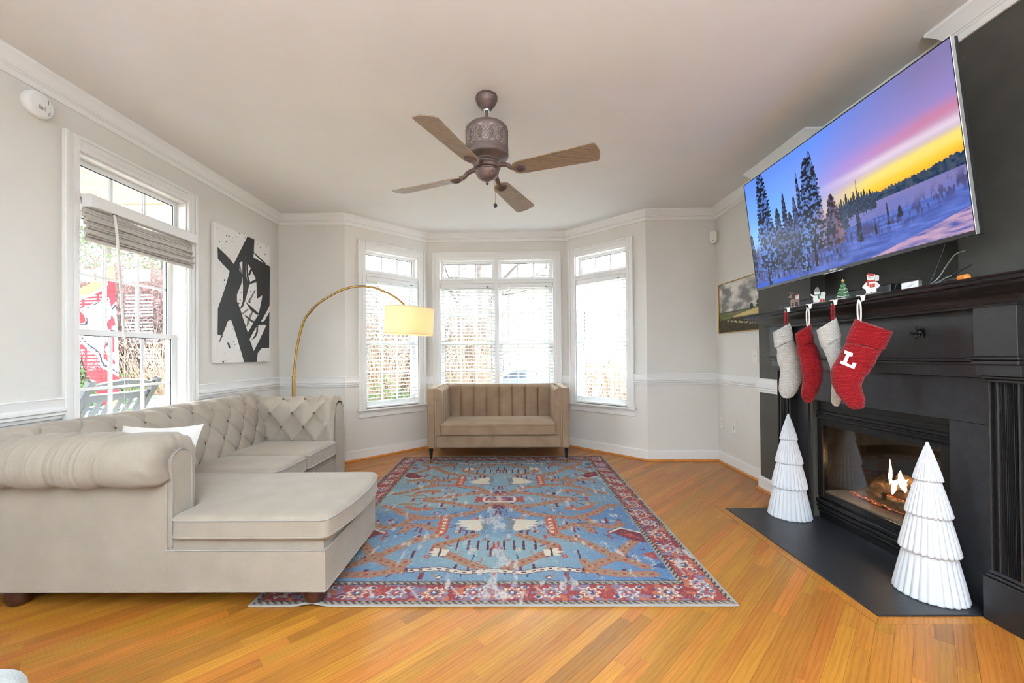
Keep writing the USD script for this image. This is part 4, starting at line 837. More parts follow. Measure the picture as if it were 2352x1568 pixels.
    def fd(S, T):
        f, b = tuft(S, T, ds, dt, -1.66, .13)
        m = np.clip((T - .05) / .04, 0, 1) * np.clip((.58 - T) / .06, 0, 1) * np.clip((-1.53 - S) / .05, 0, 1)
        roll = np.clip((T - .44) / .06, 0, 1) * np.clip((.72 - T) / .08, 0, 1) * np.clip((-1.54 - S) / .05, 0, 1)
        fold = -.012 * np.exp(-np.abs(((S + 1.66) / ds + .5) % 1 - .5) * ds / .010) * roll
        return m * (.026 * f - .019 * b) + .008 * roll + fold
    P, pr, d, nn = sweep_profile(fprof, X0 + .02, XF - .03, 200, 120, 'x', lambda S, T: -fd(S, T) * -1)
    rings = []; c = np.array([3.60, .70])
    for q in np.linspace(0, 1, 8)[1:]:
        ang = q * math.pi / 2; sc = 1 - .36 * (1 - math.cos(ang)); base = P[-1, :, 1:]; low = np.clip((base[:, 1] - .62) / .05, 0, 1)[:, None]
        wv = (.004 * np.cos(np.arange(len(base)) * 1.1) * math.sin(ang))[:, None] * (base - c) / .13
        rings.append(np.c_[np.full(len(base), XF - .03 + .034 * math.sin(ang)), c + (base - c) * (sc * low + (1 - low)) + wv * low])
    P = np.concatenate([P, np.array(rings)], 0)
    obj('rolled_arm', grid(P), L, root, smooth=True)
    buttons(pr, d, nn, 'x', -2.06, -1.60, -1.66, 4, .13)
    board = Polygon([(3.520, .10), (3.520, .66)] + [(3.602 + .066 * math.cos(a), .700 + .066 * math.sin(a)) for a in np.linspace(math.pi, 0, 14)] + [(3.690, .64), (3.694, .10)])
    obj('arm_front', prism(board, XF - .03, XF + .008, YZ), L, root)
    bp, _ = resample(np.array(board.exterior.coords), 120); obj('arm_welt', tube(np.c_[np.full(119, XF + .008), bp[:-1]], .004, 6, closed=True), 'linen_seam', root, smooth=50)
    # cushions
    def cushion(nm, poly, z0, z1, crown, r=.035):
        m, edge = pillow(poly, z0, z1, r, crown)
        cu = obj(nm, m, L, root, smooth=True)
        for zz in (z1 - r * .62, z0 + r * .62):
            p, _ = resample(np.vstack([edge, edge[:1]]), max(60, len(edge))); obj('piping', tube(np.c_[p[:-1], np.full(len(p) - 1, zz)], .0048, 6, closed=True), 'linen_seam' if zz > .4 else L, cu, smooth=50)
    rr = lambda P, r: P.buffer(-r * 1.5, quad_segs=12).buffer(r * 3, quad_segs=12).buffer(-r * 1.5, quad_segs=12)
    cushion('seat_cushion', rr(sbox(-2.09, 2.975, -1.462, 3.478), .03), .338, .470, .036)
    cushion('seat_cushion', rr(sbox(-2.09, 2.592, -1.462, 2.968), .03), .338, .466, .034)
    bow = [( -.822 + .030 * math.sin(t * math.pi) - .012 * (abs(2 * t - 1) ** 3), 1.862 + t * .728) for t in np.linspace(0, 1, 16)]
    chaise = Polygon([(-2.09, 2.588), (-2.09, 2.074), (-1.558, 2.074), (-1.558, 1.864), (-.85, 1.862)] + bow + [(-.86, 2.59)]).buffer(0)
    cushion('chaise_cushion', rr(chaise, .028), .330, .452, .022, .036)
    # bun feet
    leg = [(.0, .0), (.030, .0), (.046, .012), (.056, .04), (.058, .07), (.052, .10)]
    for x, y, z in ((-.935, 1.965, .0135), (-.94, 2.47, .0135), (-2.36, 1.965, .0), (-1.60, 3.60, .0), (-2.40, 3.60, 0), (-1.60, 2.62, 0)):
        v, f = lathe([(r, zz * (1.03 - z / .10) + z) for r, zz in leg], 28); obj('leg', (v + (x, y, 0), f), 'walnut_leg', root, smooth=True)
make_sectional()
# throw pillow: only its corners clear the arm
def throw_pillow():
    n = 26; u = np.linspace(-1, 1, n); U, V = np.meshgrid(u, u, indexing='ij')
    pin = 1 - .10 * (1 - np.abs(U) ** 2) * 0; k = ((1 - U ** 2) * (1 - V ** 2)) ** .45
    sx = .215 * (U * (1 - .09 * (1 - V ** 2) * np.abs(U))); sy = .215 * (V * (1 - .09 * (1 - U ** 2) * np.abs(V)))
    m = MB()
    for s in (1, -1):
        P = np.stack([sx, s * .075 * k, sy], -1); v, f = grid(P); m.add(v, f if s < 0 else f[:, ::-1])
    v, f = m.vf(); a = math.radians(-24); R = np.array([[1, 0, 0], [0, math.cos(a), -math.sin(a)], [0, math.sin(a), math.cos(a)]])
    root = thing('throw_pillow', 'white square throw pillow tucked behind the rolled arm of the cream sectional', 'pillow', (-1.955, 2.235, .595), 0.1)
    obj('cover', (v @ R.T, f), 'canvas_white', root, smooth=True)
throw_pillow()

# ---------------------------------------------------------------- loveseat
def make_loveseat():
    root = thing('loveseat', 'taupe velvet channel-back loveseat with square arms under the twin window', 'loveseat', (-.131, 0, 0))
    W_, y0, y1, zt = .766, 4.452, 5.20, .815
    V = 'velvet'
    obj('base', box(-W_ + .085, W_ - .085, y0 + .012, y1 - .03, .170, .302, .012), V, root)
    for s in (-1, 1):
        a, b = sorted((s * W_, s * (W_ - .085)))
        obj('arm', box(a, b, y0, y1, .168, zt, .012), V, root)
        # channelled inner face of the arm
        ny, nz_ = 90, 40; y = np.linspace(y0 + .012, y1 - .10, ny); z = np.linspace(.30, zt - .004, nz_)
        Y, Z = np.meshgrid(y, z, indexing='ij'); ph = (Y - y0) / .135
        bul = .050 + .020 * np.abs(np.sin(ph * math.pi)) ** .5
        zf = np.clip((zt - .004 - Z) / .03, 0, 1); bul = bul * np.sqrt(1 - (1 - zf) ** 2 * .9); fr = np.clip((Y - y0 - .012) / .03, 0, 1); bul *= np.sqrt(1 - (1 - fr) ** 2)
        P = np.stack([s * (W_ - .087 - bul), Y, Z], -1)
        obj('arm_padding', grid(P if s < 0 else P[::-1]), V, root, smooth=True)
        obj('arm_welt', tube([(s * (W_ - .087), y0 - .001, .172), (s * (W_ - .087), y0 - .001, zt - .006), (s * (W_ - .087), y0 + .01, zt), (s * (W_ - .087), y1 - .05, zt)], .0035, 6), 'velvet_seam', root, smooth=40)
    obj('back_frame', box(-W_ + .085, W_ - .085, y1 - .10, y1, .168, zt, .012), V, root)
    iw = W_ - .135; nch = 8; chw = 2 * iw / nch
    for k in range(nch):
        u = np.linspace(0, 1, 13); z = np.linspace(.38, zt - .003, 30); Uq, Z = np.meshgrid(u, z, indexing='ij')
        bul = .040 + .022 * (1 - (2 * Uq - 1) ** 4) ** .5
        zf = np.clip((zt - .003 - Z) / .035, 0, 1); bul = bul * np.sqrt(1 - (1 - zf) ** 2)
        P = np.stack([-iw + (k + Uq) * chw, y1 - .098 - bul, Z], -1)
        obj('back_channel', grid(P[::-1]), V, root, smooth=True)
    seat = sbox(-iw + .002, y0 - .012, iw - .002, y1 - .14)
    seat = seat.buffer(-.035).buffer(.035)
    m, edge = pillow(seat, .304, .428, .03, .016)
    cu = obj('seat_cushion', m, V, root, smooth=True)
    for zz in (.412, .322):
        p, _ = resample(np.vstack([edge, edge[:1]]), 200); obj('piping', tube(np.c_[p[:-1], np.full(199, zz)], .0045, 6, closed=True), V, cu, smooth=50)
    for sx in (-1, 1):
        for y, z0 in ((y0 + .035, .0095), (y1 - .05, 0)):
            lg = obj('leg', MB().lathe([(.0, z0 + .042), (.0135, z0 + .042), (.024, .172), (0, .172)], 20, (sx * (W_ - .033), y, 0)), 'ebony', root, smooth=40)
            obj('tip', MB().lathe([(0, z0), (.0120, z0), (.0142, z0 + .044), (0, z0 + .044)], 20, (sx * (W_ - .033), y, 0)), 'brass', lg, smooth=40)
make_loveseat()

# ---------------------------------------------------------------- arc lamp
def arc_lamp():
    root = thing('arc_lamp', 'brass arc floor lamp with a lit cream drum shade, standing behind the sectional', 'floor lamp', (-2.238, 4.25, 0))
    o = np.array([-2.238, 4.25, 0])
    obj('base', MB().lathe([(0, 0), (.135, 0), (.14, .006), (.14, .03), (.134, .036), (0, .036)], 40), 'antique_brass', root, smooth=40)
    obj('pole', MB().tube([(0, 0, .03), (.002, 0, .965)], .0165, 14).tube([(.002, 0, .955), (.002, 0, .970)], .018, 14), 'antique_brass', root, smooth=40)
    pts = np.array(LAMP[1:]) - o
    end = np.array([-.975, 4.0, 1.62]) - o
    arc = smooth_curve(np.vstack([[.002, 0, .95], pts]), 70)
    obj('arc', MB().tube(arc, np.linspace(.0125, .0095, 70), 12), 'antique_brass', root, smooth=60)
    obj('joint', MB().tube(arc[26:29], .0138, 12), 'antique_brass', root, smooth=60)
    tilt = math.radians(3.6); ce = np.array([-.972, 4.0, 1.505]) - o
    R = np.array([[math.cos(tilt), 0, math.sin(tilt)], [0, 1, 0], [-math.sin(tilt), 0, math.cos(tilt)]])
    r, hh = .232, .126
    sh = MB().lathe([(r, -hh), (r, hh), (r - .002, hh), (r - .002, -hh), (r, -hh)], 72); v, f = sh.vf(); obj('shade', (v @ R.T + ce, f), 'shade_cloth', root, smooth=40)
    rim = MB()
    for zz in (-hh, hh):
        t = np.arange(72) / 72 * 2 * math.pi; rim.tube(np.c_[r * np.cos(t), r * np.sin(t), np.full(72, zz)], .003, 6, closed=True)
    v, f = rim.vf(); obj('shade_rim', (v @ R.T + ce, f), 'shade_cloth', root, smooth=60)
    sp = MB()
    for k in range(3):
        a = k * 2 * math.pi / 3 + .3; sp.tube([(0, 0, hh - .01), (r * math.cos(a), r * math.sin(a), hh - .004)], .0022, 6)
    sp.tube([(0, 0, hh - .02), (0, 0, hh + .012)], .012, 12).tube([(0, 0, hh - .09), (0, 0, hh - .02)], .018, 14)
    v, f = sp.vf(); obj('spider', (v @ R.T + ce, f), 'antique_brass', root, smooth=40)
    v, f = ellipsoid((-.03, -.02, -.02), (.03, .03, .042), 2); obj('light_bulb', (v @ R.T + ce, f), 'bulb', root, smooth=True)
arc_lamp()
# ---------------------------------------------------------------- fireplace
def mantel():
    root = thing('fireplace_mantel', 'black painted wooden fireplace mantel with fluted pilasters and a deep moulded shelf', 'mantel')
    B = 'black_satin'
    N0, N1, F0, F1 = 1.680, 1.838, 3.100, 3.258                      # near and far pilasters along y
    # surround of black stone: a header and two cheeks
    obj('surround_header', box(XC - .012, XC, N1 - .02, F0 + .04, GZ1, 1.045, .001), 'black_slate', root)
    obj('surround_cheek', box(XC - .012, XC, N1 - .02, GY0, .0, GZ1 - .0015, .001), 'black_slate', root)
    obj('surround_cheek', box(XC - .012, XC, GY1, F0 + .04, .0, GZ1 - .0015, .001), 'black_slate', root)
    for a, b in ((N0, N1), (F0, F1)):
        obj('plinth', MB().box(2.060, XC, a - .010, b + .010, .0, .188, .003), B, root)
        obj('plinth_mould', MB().box(2.066, XC, a - .004, b + .004, .188, .203, .005).box(2.074, XC, a, b, .203, .219, .006), B, root)
        # fluted shaft
        yy = np.linspace(a + .004, b - .004, 121); s = (yy - yy[0]) / (yy[-1] - yy[0])
        X = np.full(121, 2.088)
        X[(s < .10) | (s > .90)] = 2.083
        for c0 in (.05, .25, .75, .95):
            k = np.abs(s - c0) < .035; X[k] = 2.088 - .010 * np.sqrt(np.maximum(0, 1 - ((s[k] - c0) / .035) ** 2))
        k = (s > .10) & (s < .20); X[k] = 2.094
        k = (s > .80) & (s < .90); X[k] = 2.094
        k = (s > .32) & (s < .68); X[k] = 2.088 + .005 * np.cos((s[k] - .32) / .36 * 9 * 2 * math.pi)
        z = np.array([.219, .60, 1.030]); P = np.stack(np.broadcast_arrays(X[:, None], yy[:, None], z[None]), -1)
        m = MB(); v, f = grid(P); m.add(v, f[:, ::-1]); m.box(2.096, XC, a + .004, b - .004, .219, 1.030)
        for yv, sg in ((a + .004, 1), (b - .004, -1)): m.box(2.084, 2.10, min(yv, yv + sg * .003), max(yv, yv + sg * .003), .219, 1.03)
        obj('pilaster', m, B, root, smooth=30)
        obj('pilaster_cap', MB().box(2.062, XC, a - .004, b + .004, 1.046, 1.060, .004).box(2.074, XC, a, b, 1.030, 1.046, .004), B, root)
        obj('lower_block', box(2.040, XC, a - .002, b + .002, 1.060, 1.108, .002), B, root)
        obj('frieze_block', box(2.030, XC, a, b, 1.142, 1.372, .002), B, root)
        obj('architrave_block', MB().box(2.012, XC, a - .018, b + .018, 1.128, 1.142, .004).box(2.024, XC, a - .008, b + .008, 1.108, 1.128, .004), B, root)
    obj('frieze', box(2.100, XC, N1, F0, 1.13, 1.372), B, root)
    obj('architrave', MB().box(2.084, XC, N1, F0, 1.118, 1.134, .004).box(2.092, XC, N1, F0, 1.104, 1.118, .004), B, root)
    obj('lower_frieze', box(2.104, XC, N1, F0, 1.048, 1.104, .001), B, root)
    # cornice and shelf run round the three open sides
    path = [(XC, F1), (2.030, F1), (2.030, N0), (XC, N0)][::-1]
    corn = [(0, 1.352), (-.008, 1.352), (-.010, 1.362), (-.020, 1.364), (-.024, 1.374), (-.030, 1.386), (-.045, 1.398), (-.066, 1.408), (-.090, 1.418), (-.104, 1.428), (-.108, 1.437), (0, 1.437)]
    shelf = [(0, 1.437), (-.118, 1.437), (-.128, 1.441), (-.132, 1.448), (-.128, 1.456), (-.134, 1.459), (-.138, 1.464), (-.132, 1.468), (0, 1.468)]
    path = path[::-1]
    mc, ms = MB(), MB()
    for k in range(3):
        mc.add(*moulding(path, k, [(-a, z) for a, z in corn])) if False else mc.add(*moulding(path[::-1], k, corn)); ms.add(*moulding(path[::-1], k, shelf))
    obj('cornice', mc, B, root, smooth=25); ms.box(2.03, XC, N0, F1, 1.437, 1.468); ms.box(XC, XR - .012, PN1, PF0, 1.437, 1.468)
    obj('shelf', ms, B, root, smooth=25)
    # iron hooks half hidden by the stockings
    for y in (2.135, 2.47):
        m = MB()
        for k in range(5):
            a = k * 1.25 + y; m.tube(smooth_curve([(2.098, y, 1.265), (2.085, y + .02 * math.cos(a), 1.265 + .02 * math.sin(a)), (2.08, y + .04 * math.cos(a + .5), 1.262 + .035 * math.sin(a + .5))], 8), [.006] * 4 + [.003] * 4, 6)
        v, f = ellipsoid((2.088, y, 1.265), (.012, .014, .014), 1); m.add(v, f); obj('iron_ornament', m, 'black_metal', root, smooth=True, label='small dark iron foliage ornament')
mantel()
hs = tag(obj('hearth_slab', box(HX0, XR + .0, HY0, HY1, -.05, .007, .002), 'black_slate'), 'honed black stone hearth slab set into the oak floor', 'hearth')
def gas_fire():
    root = thing('gas_fireplace', 'black glazed gas fireplace insert with glowing logs', 'fireplace', (0, 0, 0))
    K = 'black_metal'; x0 = 2.172
    gy0, gy1, gz0, gz1 = 2.125, 2.915, .195, .660
    z0 = .0075
    y0, y1 = GY0 + .002, GY1 - .002
    obj('frame', MB().box(x0 + .012, x0 + .05, y0, gy0 - .02, z0, GZ1 - .002).box(x0 + .012, x0 + .05, gy1 + .02, y1, z0, GZ1 - .002).box(x0 + .012, x0 + .05, gy0 - .02, gy1 + .02, gz1 + .02, GZ1 - .002).box(x0 + .012, x0 + .05, gy0 - .02, gy1 + .02, z0, gz0 - .02), K, root)
    d = .028
    door = MB().box(x0, x0 + .014, gy0 - d - .02, gy0, gz0 - d - .01, gz1 + d + .01, .003).box(x0, x0 + .014, gy1, gy1 + d + .02, gz0 - d - .01, gz1 + d + .01, .003).box(x0, x0 + .014, gy0, gy1, gz1, gz1 + d + .01, .003).box(x0, x0 + .014, gy0, gy1, gz0 - d - .01, gz0, .003)
    obj('glass_frame', door, K, root)
    for k, (za, zb, dx) in enumerate(((.705, .728, -.004), (.735, .762, .002), (.770, .800, .010))): obj('upper_louvre', box(x0 + dx, x0 + .03, y0 + .004, y1 - .004, za, zb, .007), K, root)
    for k, (za, zb, dx) in enumerate(((.112, .142, -.012), (.078, .104, -.006), (.048, .070, .002))): obj('lower_louvre', box(x0 + dx, x0 + .03, y0 + .004, y1 - .004, za, zb, .007), K, root)
    obj('glass', box(x0 + .016, x0 + .020, gy0 - .01, gy1 + .01, gz0 - .01, gz1 + .01), 'hearth_glass', root)
    bx0, bx1 = x0 + .04, x0 + .44
    fb = MB().box(bx1, bx1 + .02, gy0 - .03, gy1 + .03, .13, .74).box(bx0, bx1, gy0 - .05, gy0 - .03, .13, .74).box(bx0, bx1, gy1 + .03, gy1 + .05, .13, .74).box(bx0, bx1 + .02, gy0 - .05, gy1 + .05, .74, .76)
    obj('firebox', fb, 'firebox_black', root)
    obj('fire_bed', box(bx0 - .01, bx1, gy0 - .04, gy1 + .04, .13, .20, .004), 'sand', root)
    lr = np.random.default_rng(12)
    def log(nm, a, b, r, seed):
        a, b = np.array(a, float), np.array(b, float); pts = np.linspace(a, b, 22); pts[:, 2] += .006 * np.sin(np.linspace(0, 3, 22) + seed); v, f = tube(pts, r * (1 + .1 * np.sin(np.linspace(0, 5, 22) + seed)), 22)
        nrm = v[:22 * 22].reshape(22, 22, 3) - pts[:, None]; nrm /= np.linalg.norm(nrm, axis=-1, keepdims=True)
        q = v[:484].reshape(22, 22, 3); h = (meshkit.fbm(q * 34, 3, seed) - .5) * .028; v[:484] = (q + nrm * h[..., None]).reshape(-1, 3)
        lg = obj(nm, (v, f), 'log_bark', root, smooth=55)
        return lg
    cy = 2.60; cx = bx0 + .18
    log('log', (cx + .13, cy - .27, .245), (cx + .13, cy + .29, .255), .050, 1)
    log('log', (cx - .07, cy - .20, .235), (cx - .06, cy + .17, .232), .040, 2)
    log('log', (cx - .09, cy - .28, .238), (cx + .16, cy - .11, .325), .036, 3)
    log('log', (cx + .14, cy + .24, .320), (cx - .04, cy + .10, .285), .034, 4)
    log('log', (cx - .10, cy + .18, .232), (cx + .13, cy + .06, .318), .032, 5)
    log('log', (cx + .15, cy - .20, .335), (cx + .13, cy + .12, .345), .036, 6)
    u = np.linspace(0, 1, 30); X, Y = np.meshgrid(bx0 + .05 + .30 * u, cy - .2 + .42 * u, indexing='ij'); Z = .212 + .03 * meshkit.fbm(np.stack([X * 60, Y * 60, 0 * X], -1), 3, 3)
    obj('ember_bed', grid(np.stack([X, Y, Z], -1)), 'ember', root, smooth=True)
    obj('grate', MB().box(cx - .10, cx - .085, cy - .02, cy - .005, .20, .30).box(cx - .11, cx + .12, cy - .16, cy - .15, .205, .222).box(cx - .11, cx + .12, cy + .13, cy + .14, .205, .222), K, root)
    def flame(x, y, z, h, r, seed):
        n, k = 14, 20; t = np.linspace(0, 1, k); rad = r * (np.sin(np.minimum(1, t * 1.9) * math.pi / 2) * (1 - t) ** .75 + .002)
        cxs = x + .012 * np.sin(t * 5 + seed) * t; cys = y + .020 * np.sin(t * 4 + seed * 2) * t; th = np.arange(n) / n * 2 * math.pi
        P = np.stack([cxs[:, None] + rad[:, None] * np.cos(th) * .6, cys[:, None] + rad[:, None] * np.sin(th), np.broadcast_to((z + h * t)[:, None], (k, n))], -1)
        obj('flame', grid(P, closed_v=True), 'flame', root, smooth=True)
    for x, y, z, h, r, s in ((cx + .01, cy + .06, .325, .165, .018, 1), (cx + .01, cy - .025, .32, .115, .034, 2), (cx + .0, cy - .05, .31, .085, .030, 3), (cx + .02, cy + .03, .325, .06, .03, 4), (cx - .03, cy + .0, .28, .11, .024, 5), (cx + .02, cy - .09, .33, .045, .024, 6)): flame(x, y, z, h, r, s)
gas_fire()

# ---------------------------------------------------------------- television
def television():
    L0, tilt = np.array([1.80, 2.43, 2.444]), math.atan2(.09, .806)
    w, h = 1.48, .811
    ex, ey = np.array([0, -1, 0]), np.array([math.sin(tilt), 0, -math.cos(tilt)]); ez = np.cross(ex, ey)      # right, down, and away from the viewer
    if ez[0] < 0: ez = -ez
    o = L0 - ex * w / 2
    T = frame(o, ex, ey, ez)
    root = thing('television', 'large flat television tilted down over the mantel, showing a snowy sunset landscape', 'television')
    P = lambda nm, m, mt, **k: obj(nm, xf(T, m), mt, root, **k)
    P('cabinet', MB().box(0, w, 0, h, .004, .030, .002).box(.18, w - .18, .18, h - .02, .030, .062, .01), 'tv_black')
    P('bezel', MB().box(0, w, -.001, .004, -.003, .006).box(-.002, .004, 0, h, -.003, .006).box(0, w, h - .018, h + .001, -.004, .010, .001), 'tv_black')
    P('side_trim', MB().box(w - .001, w + .002, 0, h, -.004, .012, .001), 'silver')
    P('light_bar', MB().box(.667, .818, h + .001, h + .005, -.006, .004, .001), 'silver', label='slim silver bar under the screen')
    t = meshkit.text_mesh('SONY', .0105, .0008, bold=True); b = t.bounds; tv_ = np.array(t.vertices) - [(b[0][0] + b[1][0]) / 2, 0, 0]
    P('lettering', (np.c_[.745 + tv_[:, 0] * 1.25, h - .004 - tv_[:, 1], -.0046 - tv_[:, 2]], np.array(t.faces)[:, ::-1]), 'white_print', label='white maker name on the lower bezel')
    # picture on the screen
    nx, ny = 600, 326
    u = np.linspace(.004, w - .005, nx) / w; v = np.linspace(.004, h - .018, ny) / h
    U, V = np.meshgrid(u, v, indexing='ij'); A = np.stack([U * 1.82, V, 0 * U], -1)
    S = lambda *c: np.array(srgb(*c), float)
    nz = lambda sx, sy, seed, o_=4: meshkit.fbm(np.stack([U * sx, V * sy, 0 * U], -1), o_, seed)
    def lerp(a, b, k): k = np.clip(k, 0, 1)[..., None]; return a * (1 - k) + b * k
    top = lerp(S(104, 150, 255), S(134, 124, 176), (U - .45) / .45 + .15 * (nz(3, 5, 1) - .5)); left = S(128, 190, 255); img = lerp(top, lerp(left, S(170, 150, 226), (U - .25) / .35), (V - .05) / .42)
    g = V - .01 * np.sin(U * 4) + .05 * (nz(2.5, 10, 2) - .5)
    wr_ = np.clip((U - .40) / .30, 0, 1)
    img = lerp(img, lerp(S(196, 160, 230), S(210, 132, 160), (U - .5) / .4), np.exp(-((g - .345) / .060) ** 2) * np.clip((U - .42) / .35, 0, 1) * .85)
    img = lerp(img, S(246, 226, 232), np.exp(-((g - .415) / .035) ** 2) * wr_ * .75)
    img = lerp(img, S(255, 232, 110), np.clip((g - .43) / .05, 0, 1) * wr_ * .95); img = lerp(img, S(255, 206, 40), np.clip((g - .50) / .05, 0, 1) * wr_ * .9); img = lerp(img, S(255, 150, 36), np.clip((g - .555) / .05, 0, 1) * wr_)
    # far shore, lake of snow, foreground
    hor = .603 - .02 * np.abs(U - .8); ragged = .028 * nz(160, 1, 5, 2) + .02 * np.clip((U - .85) / .15, 0, 1)
    k = (V > hor - ragged) & (V < .66) & (U > .5); img[k] = (S(44, 66, 92) + (nz(90, 60, 6)[..., None] - .5) * .12)[k]
    sn = V > .642; snow = lerp(S(126, 122, 182), S(88, 110, 196), (V - .64) / .2 + .9 * (nz(10, 60, 7) - .5)); img[sn] = snow[sn]
    sn2 = V > .74; s2 = lerp(S(96, 122, 214), S(52, 76, 158), 1.6 * (nz(18, 70, 8) - .2)); img[sn2] = s2[sn2]
    ln = 1.225 - .37 * U - .02 * (nz(6, 6, 9) - .5); k = V > ln; s3 = lerp(S(196, 160, 190), S(56, 82, 168), 2.2 * (nz(20, 90, 10) - .36)); img[k] = s3[k]
    k = V > .94; img[k & (U < .3)] = lerp(S(34, 76, 196), S(66, 110, 224), nz(8, 60, 11))[k & (U < .3)]
    # scrub and birches
    sc = np.clip((nz(150, 24, 12, 3) - .47) * 9, 0, 1) * np.exp(-((V - (.80 - .10 * np.clip(U - .8, 0, 1) / .2)) / .055) ** 2) * (U > .55) * (U < 1); img = lerp(img, S(62, 58, 100), sc * .85)
    lowf = np.clip((nz(120, 30, 13, 3) - .40) * 6, 0, 1) * np.clip((V - .56) / .1, 0, 1) * np.clip((.96 - V) / .05, 0, 1) * np.clip((.60 - U) / .06, 0, 1); img = lerp(img, lerp(S(38, 42, 76), S(86, 86, 134), nz(60, 60, 14)), lowf)
    trng = np.random.default_rng(21)
    def spruce(c, y0, y1, wd, seed, snowy=1.0, dark=(20, 26, 44), lite=(96, 130, 204), warm=0):
        t = (V - y0) / (y1 - y0); half = wd * 1.15 * (.05 + np.clip(t, 0, 1) ** .58) * (.72 + .28 * np.abs(np.sin(t * (y1 - y0) * 95 + seed))) * (.80 + .55 * (meshkit.fbm(np.stack([U * 60, V * 42, 0 * U + seed], -1), 3, seed) - .3))
        k = (t > 0) & (t < 1) & (np.abs(U - c) < half) & ~((t > .86) & (np.abs(U - c) > wd * .09))
        n = meshkit.fbm(np.stack([U * 90, V * 60, 0 * U + seed], -1), 4, seed + 40); sh = np.clip((n - .47) * 7 + .25 * np.sin(t * (y1 - y0) * 95 + seed) - .12, 0, 1) * snowy
        c3 = lerp(np.broadcast_to(S(*dark), img.shape), np.broadcast_to(S(*lite), img.shape), sh)
        if warm: c3 = lerp(c3, np.broadcast_to(S(176, 120, 106), img.shape), np.clip((U - c) / wd, 0, 1) * .5 * (n > .46))
        img[k] = c3[k]
    for c, y0, y1, wd in ((.27, .26, .93, .030), (.335, .34, .92, .034), (.30, .44, .93, .04), (.22, .36, .95, .05), (.18, .46, .94, .045), (.255, .55, .95, .05), (.01, .48, .95, .035)): spruce(c, y0, y1, wd, int(c * 997), .8, (24, 30, 54), (84, 104, 168))
    for q in range(16): c = .545 + .165 * q / 15; spruce(c, .50 + .05 * trng.random() + .03 * abs(q - 5) / 10, .70 - .02 * trng.random() + .08 * (c < .6), .012, q + 3, .3, (34, 50, 74), (84, 104, 150))
    spruce(.366, .175, .90, .022, 5); spruce(.425, .11, .93, .085, 9, 1.0, warm=1); spruce(.448, .078, .60, .042, 17, 1.0); spruce(.53, .46, .88, .05, 23, .6, (34, 28, 44), (120, 104, 150), 1); spruce(.125, -.06, .99, .080, 31, 1.0, (18, 24, 40), (88, 128, 214)); spruce(.36, .70, .985, .030, 37, 1.0)
    for c, a, b, wd in ((.648, .452, .60, .003), (.640, .60, .90, .014), (.755, .672, .83, .006), (.797, .712, .80, .011), (.705, .74, .86, .006)): spruce(c, a, b, wd, int(c * 631), .4, (30, 32, 56), (90, 98, 150))
    trunk = (np.abs(U - .425 - .004 * np.sin(V * 20)) < .0055) & (V > .70) & (V < .93); img[trunk] = S(26, 22, 30); tr2 = (np.abs(U - .112) < .005) & (V > .80) & (V < .985); img[tr2] = S(22, 22, 34)
    X = U * w; Yv = V * h
    vv = np.stack([X, Yv, np.full(X.shape, -.0012)], -1); vq, fq = grid(vv); P_ = vq @ T[:3, :3].T + T[:3, 3]
    obj('screen', (P_, fq), 'screen_picture', root, col=np.clip(img, 0, 1).reshape(-1, 3) * .86)
    # arm that carries it from the niche
    obj('wall_bracket', MB().box(XR - .03, XR - .013, 2.26, 2.60, 1.95, 2.25, .004).box(1.90, XR - .03, 2.40, 2.46, 2.05, 2.11, .006), 'black_metal', root)
television()

# ---------------------------------------------------------------- on the mantel
SHZ = 1.468
bar = thing('soundbar', 'long low black soundbar lying along the mantel behind the stocking holders', 'speaker')
obj('body', box(1.985, 2.075, 2.18, 3.055, SHZ, SHZ + .056, .006), 'tv_black', bar); obj('grille', box(1.9835, 1.986, 2.19, 3.045, SHZ + .006, SHZ + .05, .001), 'gasket', bar)
sbx = thing('streaming_box', 'small silver box standing on the mantel to the right of the bear stocking holder', 'box')
obj('case', box(1.925, 1.95, 1.972, 2.056, SHZ, SHZ + .037, .004), 'silver', sbx); obj('emblem', MB().tube([(1.9246, 2.012, SHZ + .013), (1.9246, 2.004, SHZ + .018)], .0012, 5).tube([(1.9246, 2.008, SHZ + .011), (1.9246, 2.000, SHZ + .016)], .0012, 5), 'white_print', sbx)
sd = thing('screwdriver', 'screwdriver with a clear and orange handle lying on the mantel by the cables', 'tool')
obj('handle', MB().tube([(1.975, 1.905, SHZ + .016), (1.972, 1.86, SHZ + .016), (1.970, 1.815, SHZ + .016), (1.9695, 1.808, SHZ + .016)], [.010, .0155, .0145, .008], 12), 'paint_black', sd, smooth=40)
obj('handle_end', MB().tube([(1.9705, 1.83, SHZ + .016), (1.969, 1.800, SHZ + .016), (1.9688, 1.796, SHZ + .016)], [.0150, .0152, .009], 12), 'paint_orange', sd, smooth=40)
obj('shaft', MB().tube([(1.975, 1.905, SHZ + .016), (1.982, 2.02, SHZ + .006)], .004, 8), 'silver', sd, smooth=40)
def cable(label, pts, r=.003, mt='paint_black'):
    tag(obj('cable', tube(smooth_curve(pts, 40), r, 7), mt, smooth=60), label, 'cable')
cable('thin black cable arching up from behind the silver box on the mantel to the television', [(1.97, 1.965, SHZ + .01), (1.985, 1.955, SHZ + .06), (2.02, 1.95, SHZ + .16), (2.06, 1.96, SHZ + .26)], .0026)
cable('black cable looping over to the left of the silver box on the mantel', [(1.94, 1.96, SHZ + .03), (1.95, 2.01, SHZ + .055), (1.96, 2.07, SHZ + .062), (1.955, 2.105, SHZ + .045), (1.95, 2.115, SHZ + .012)], .0024)
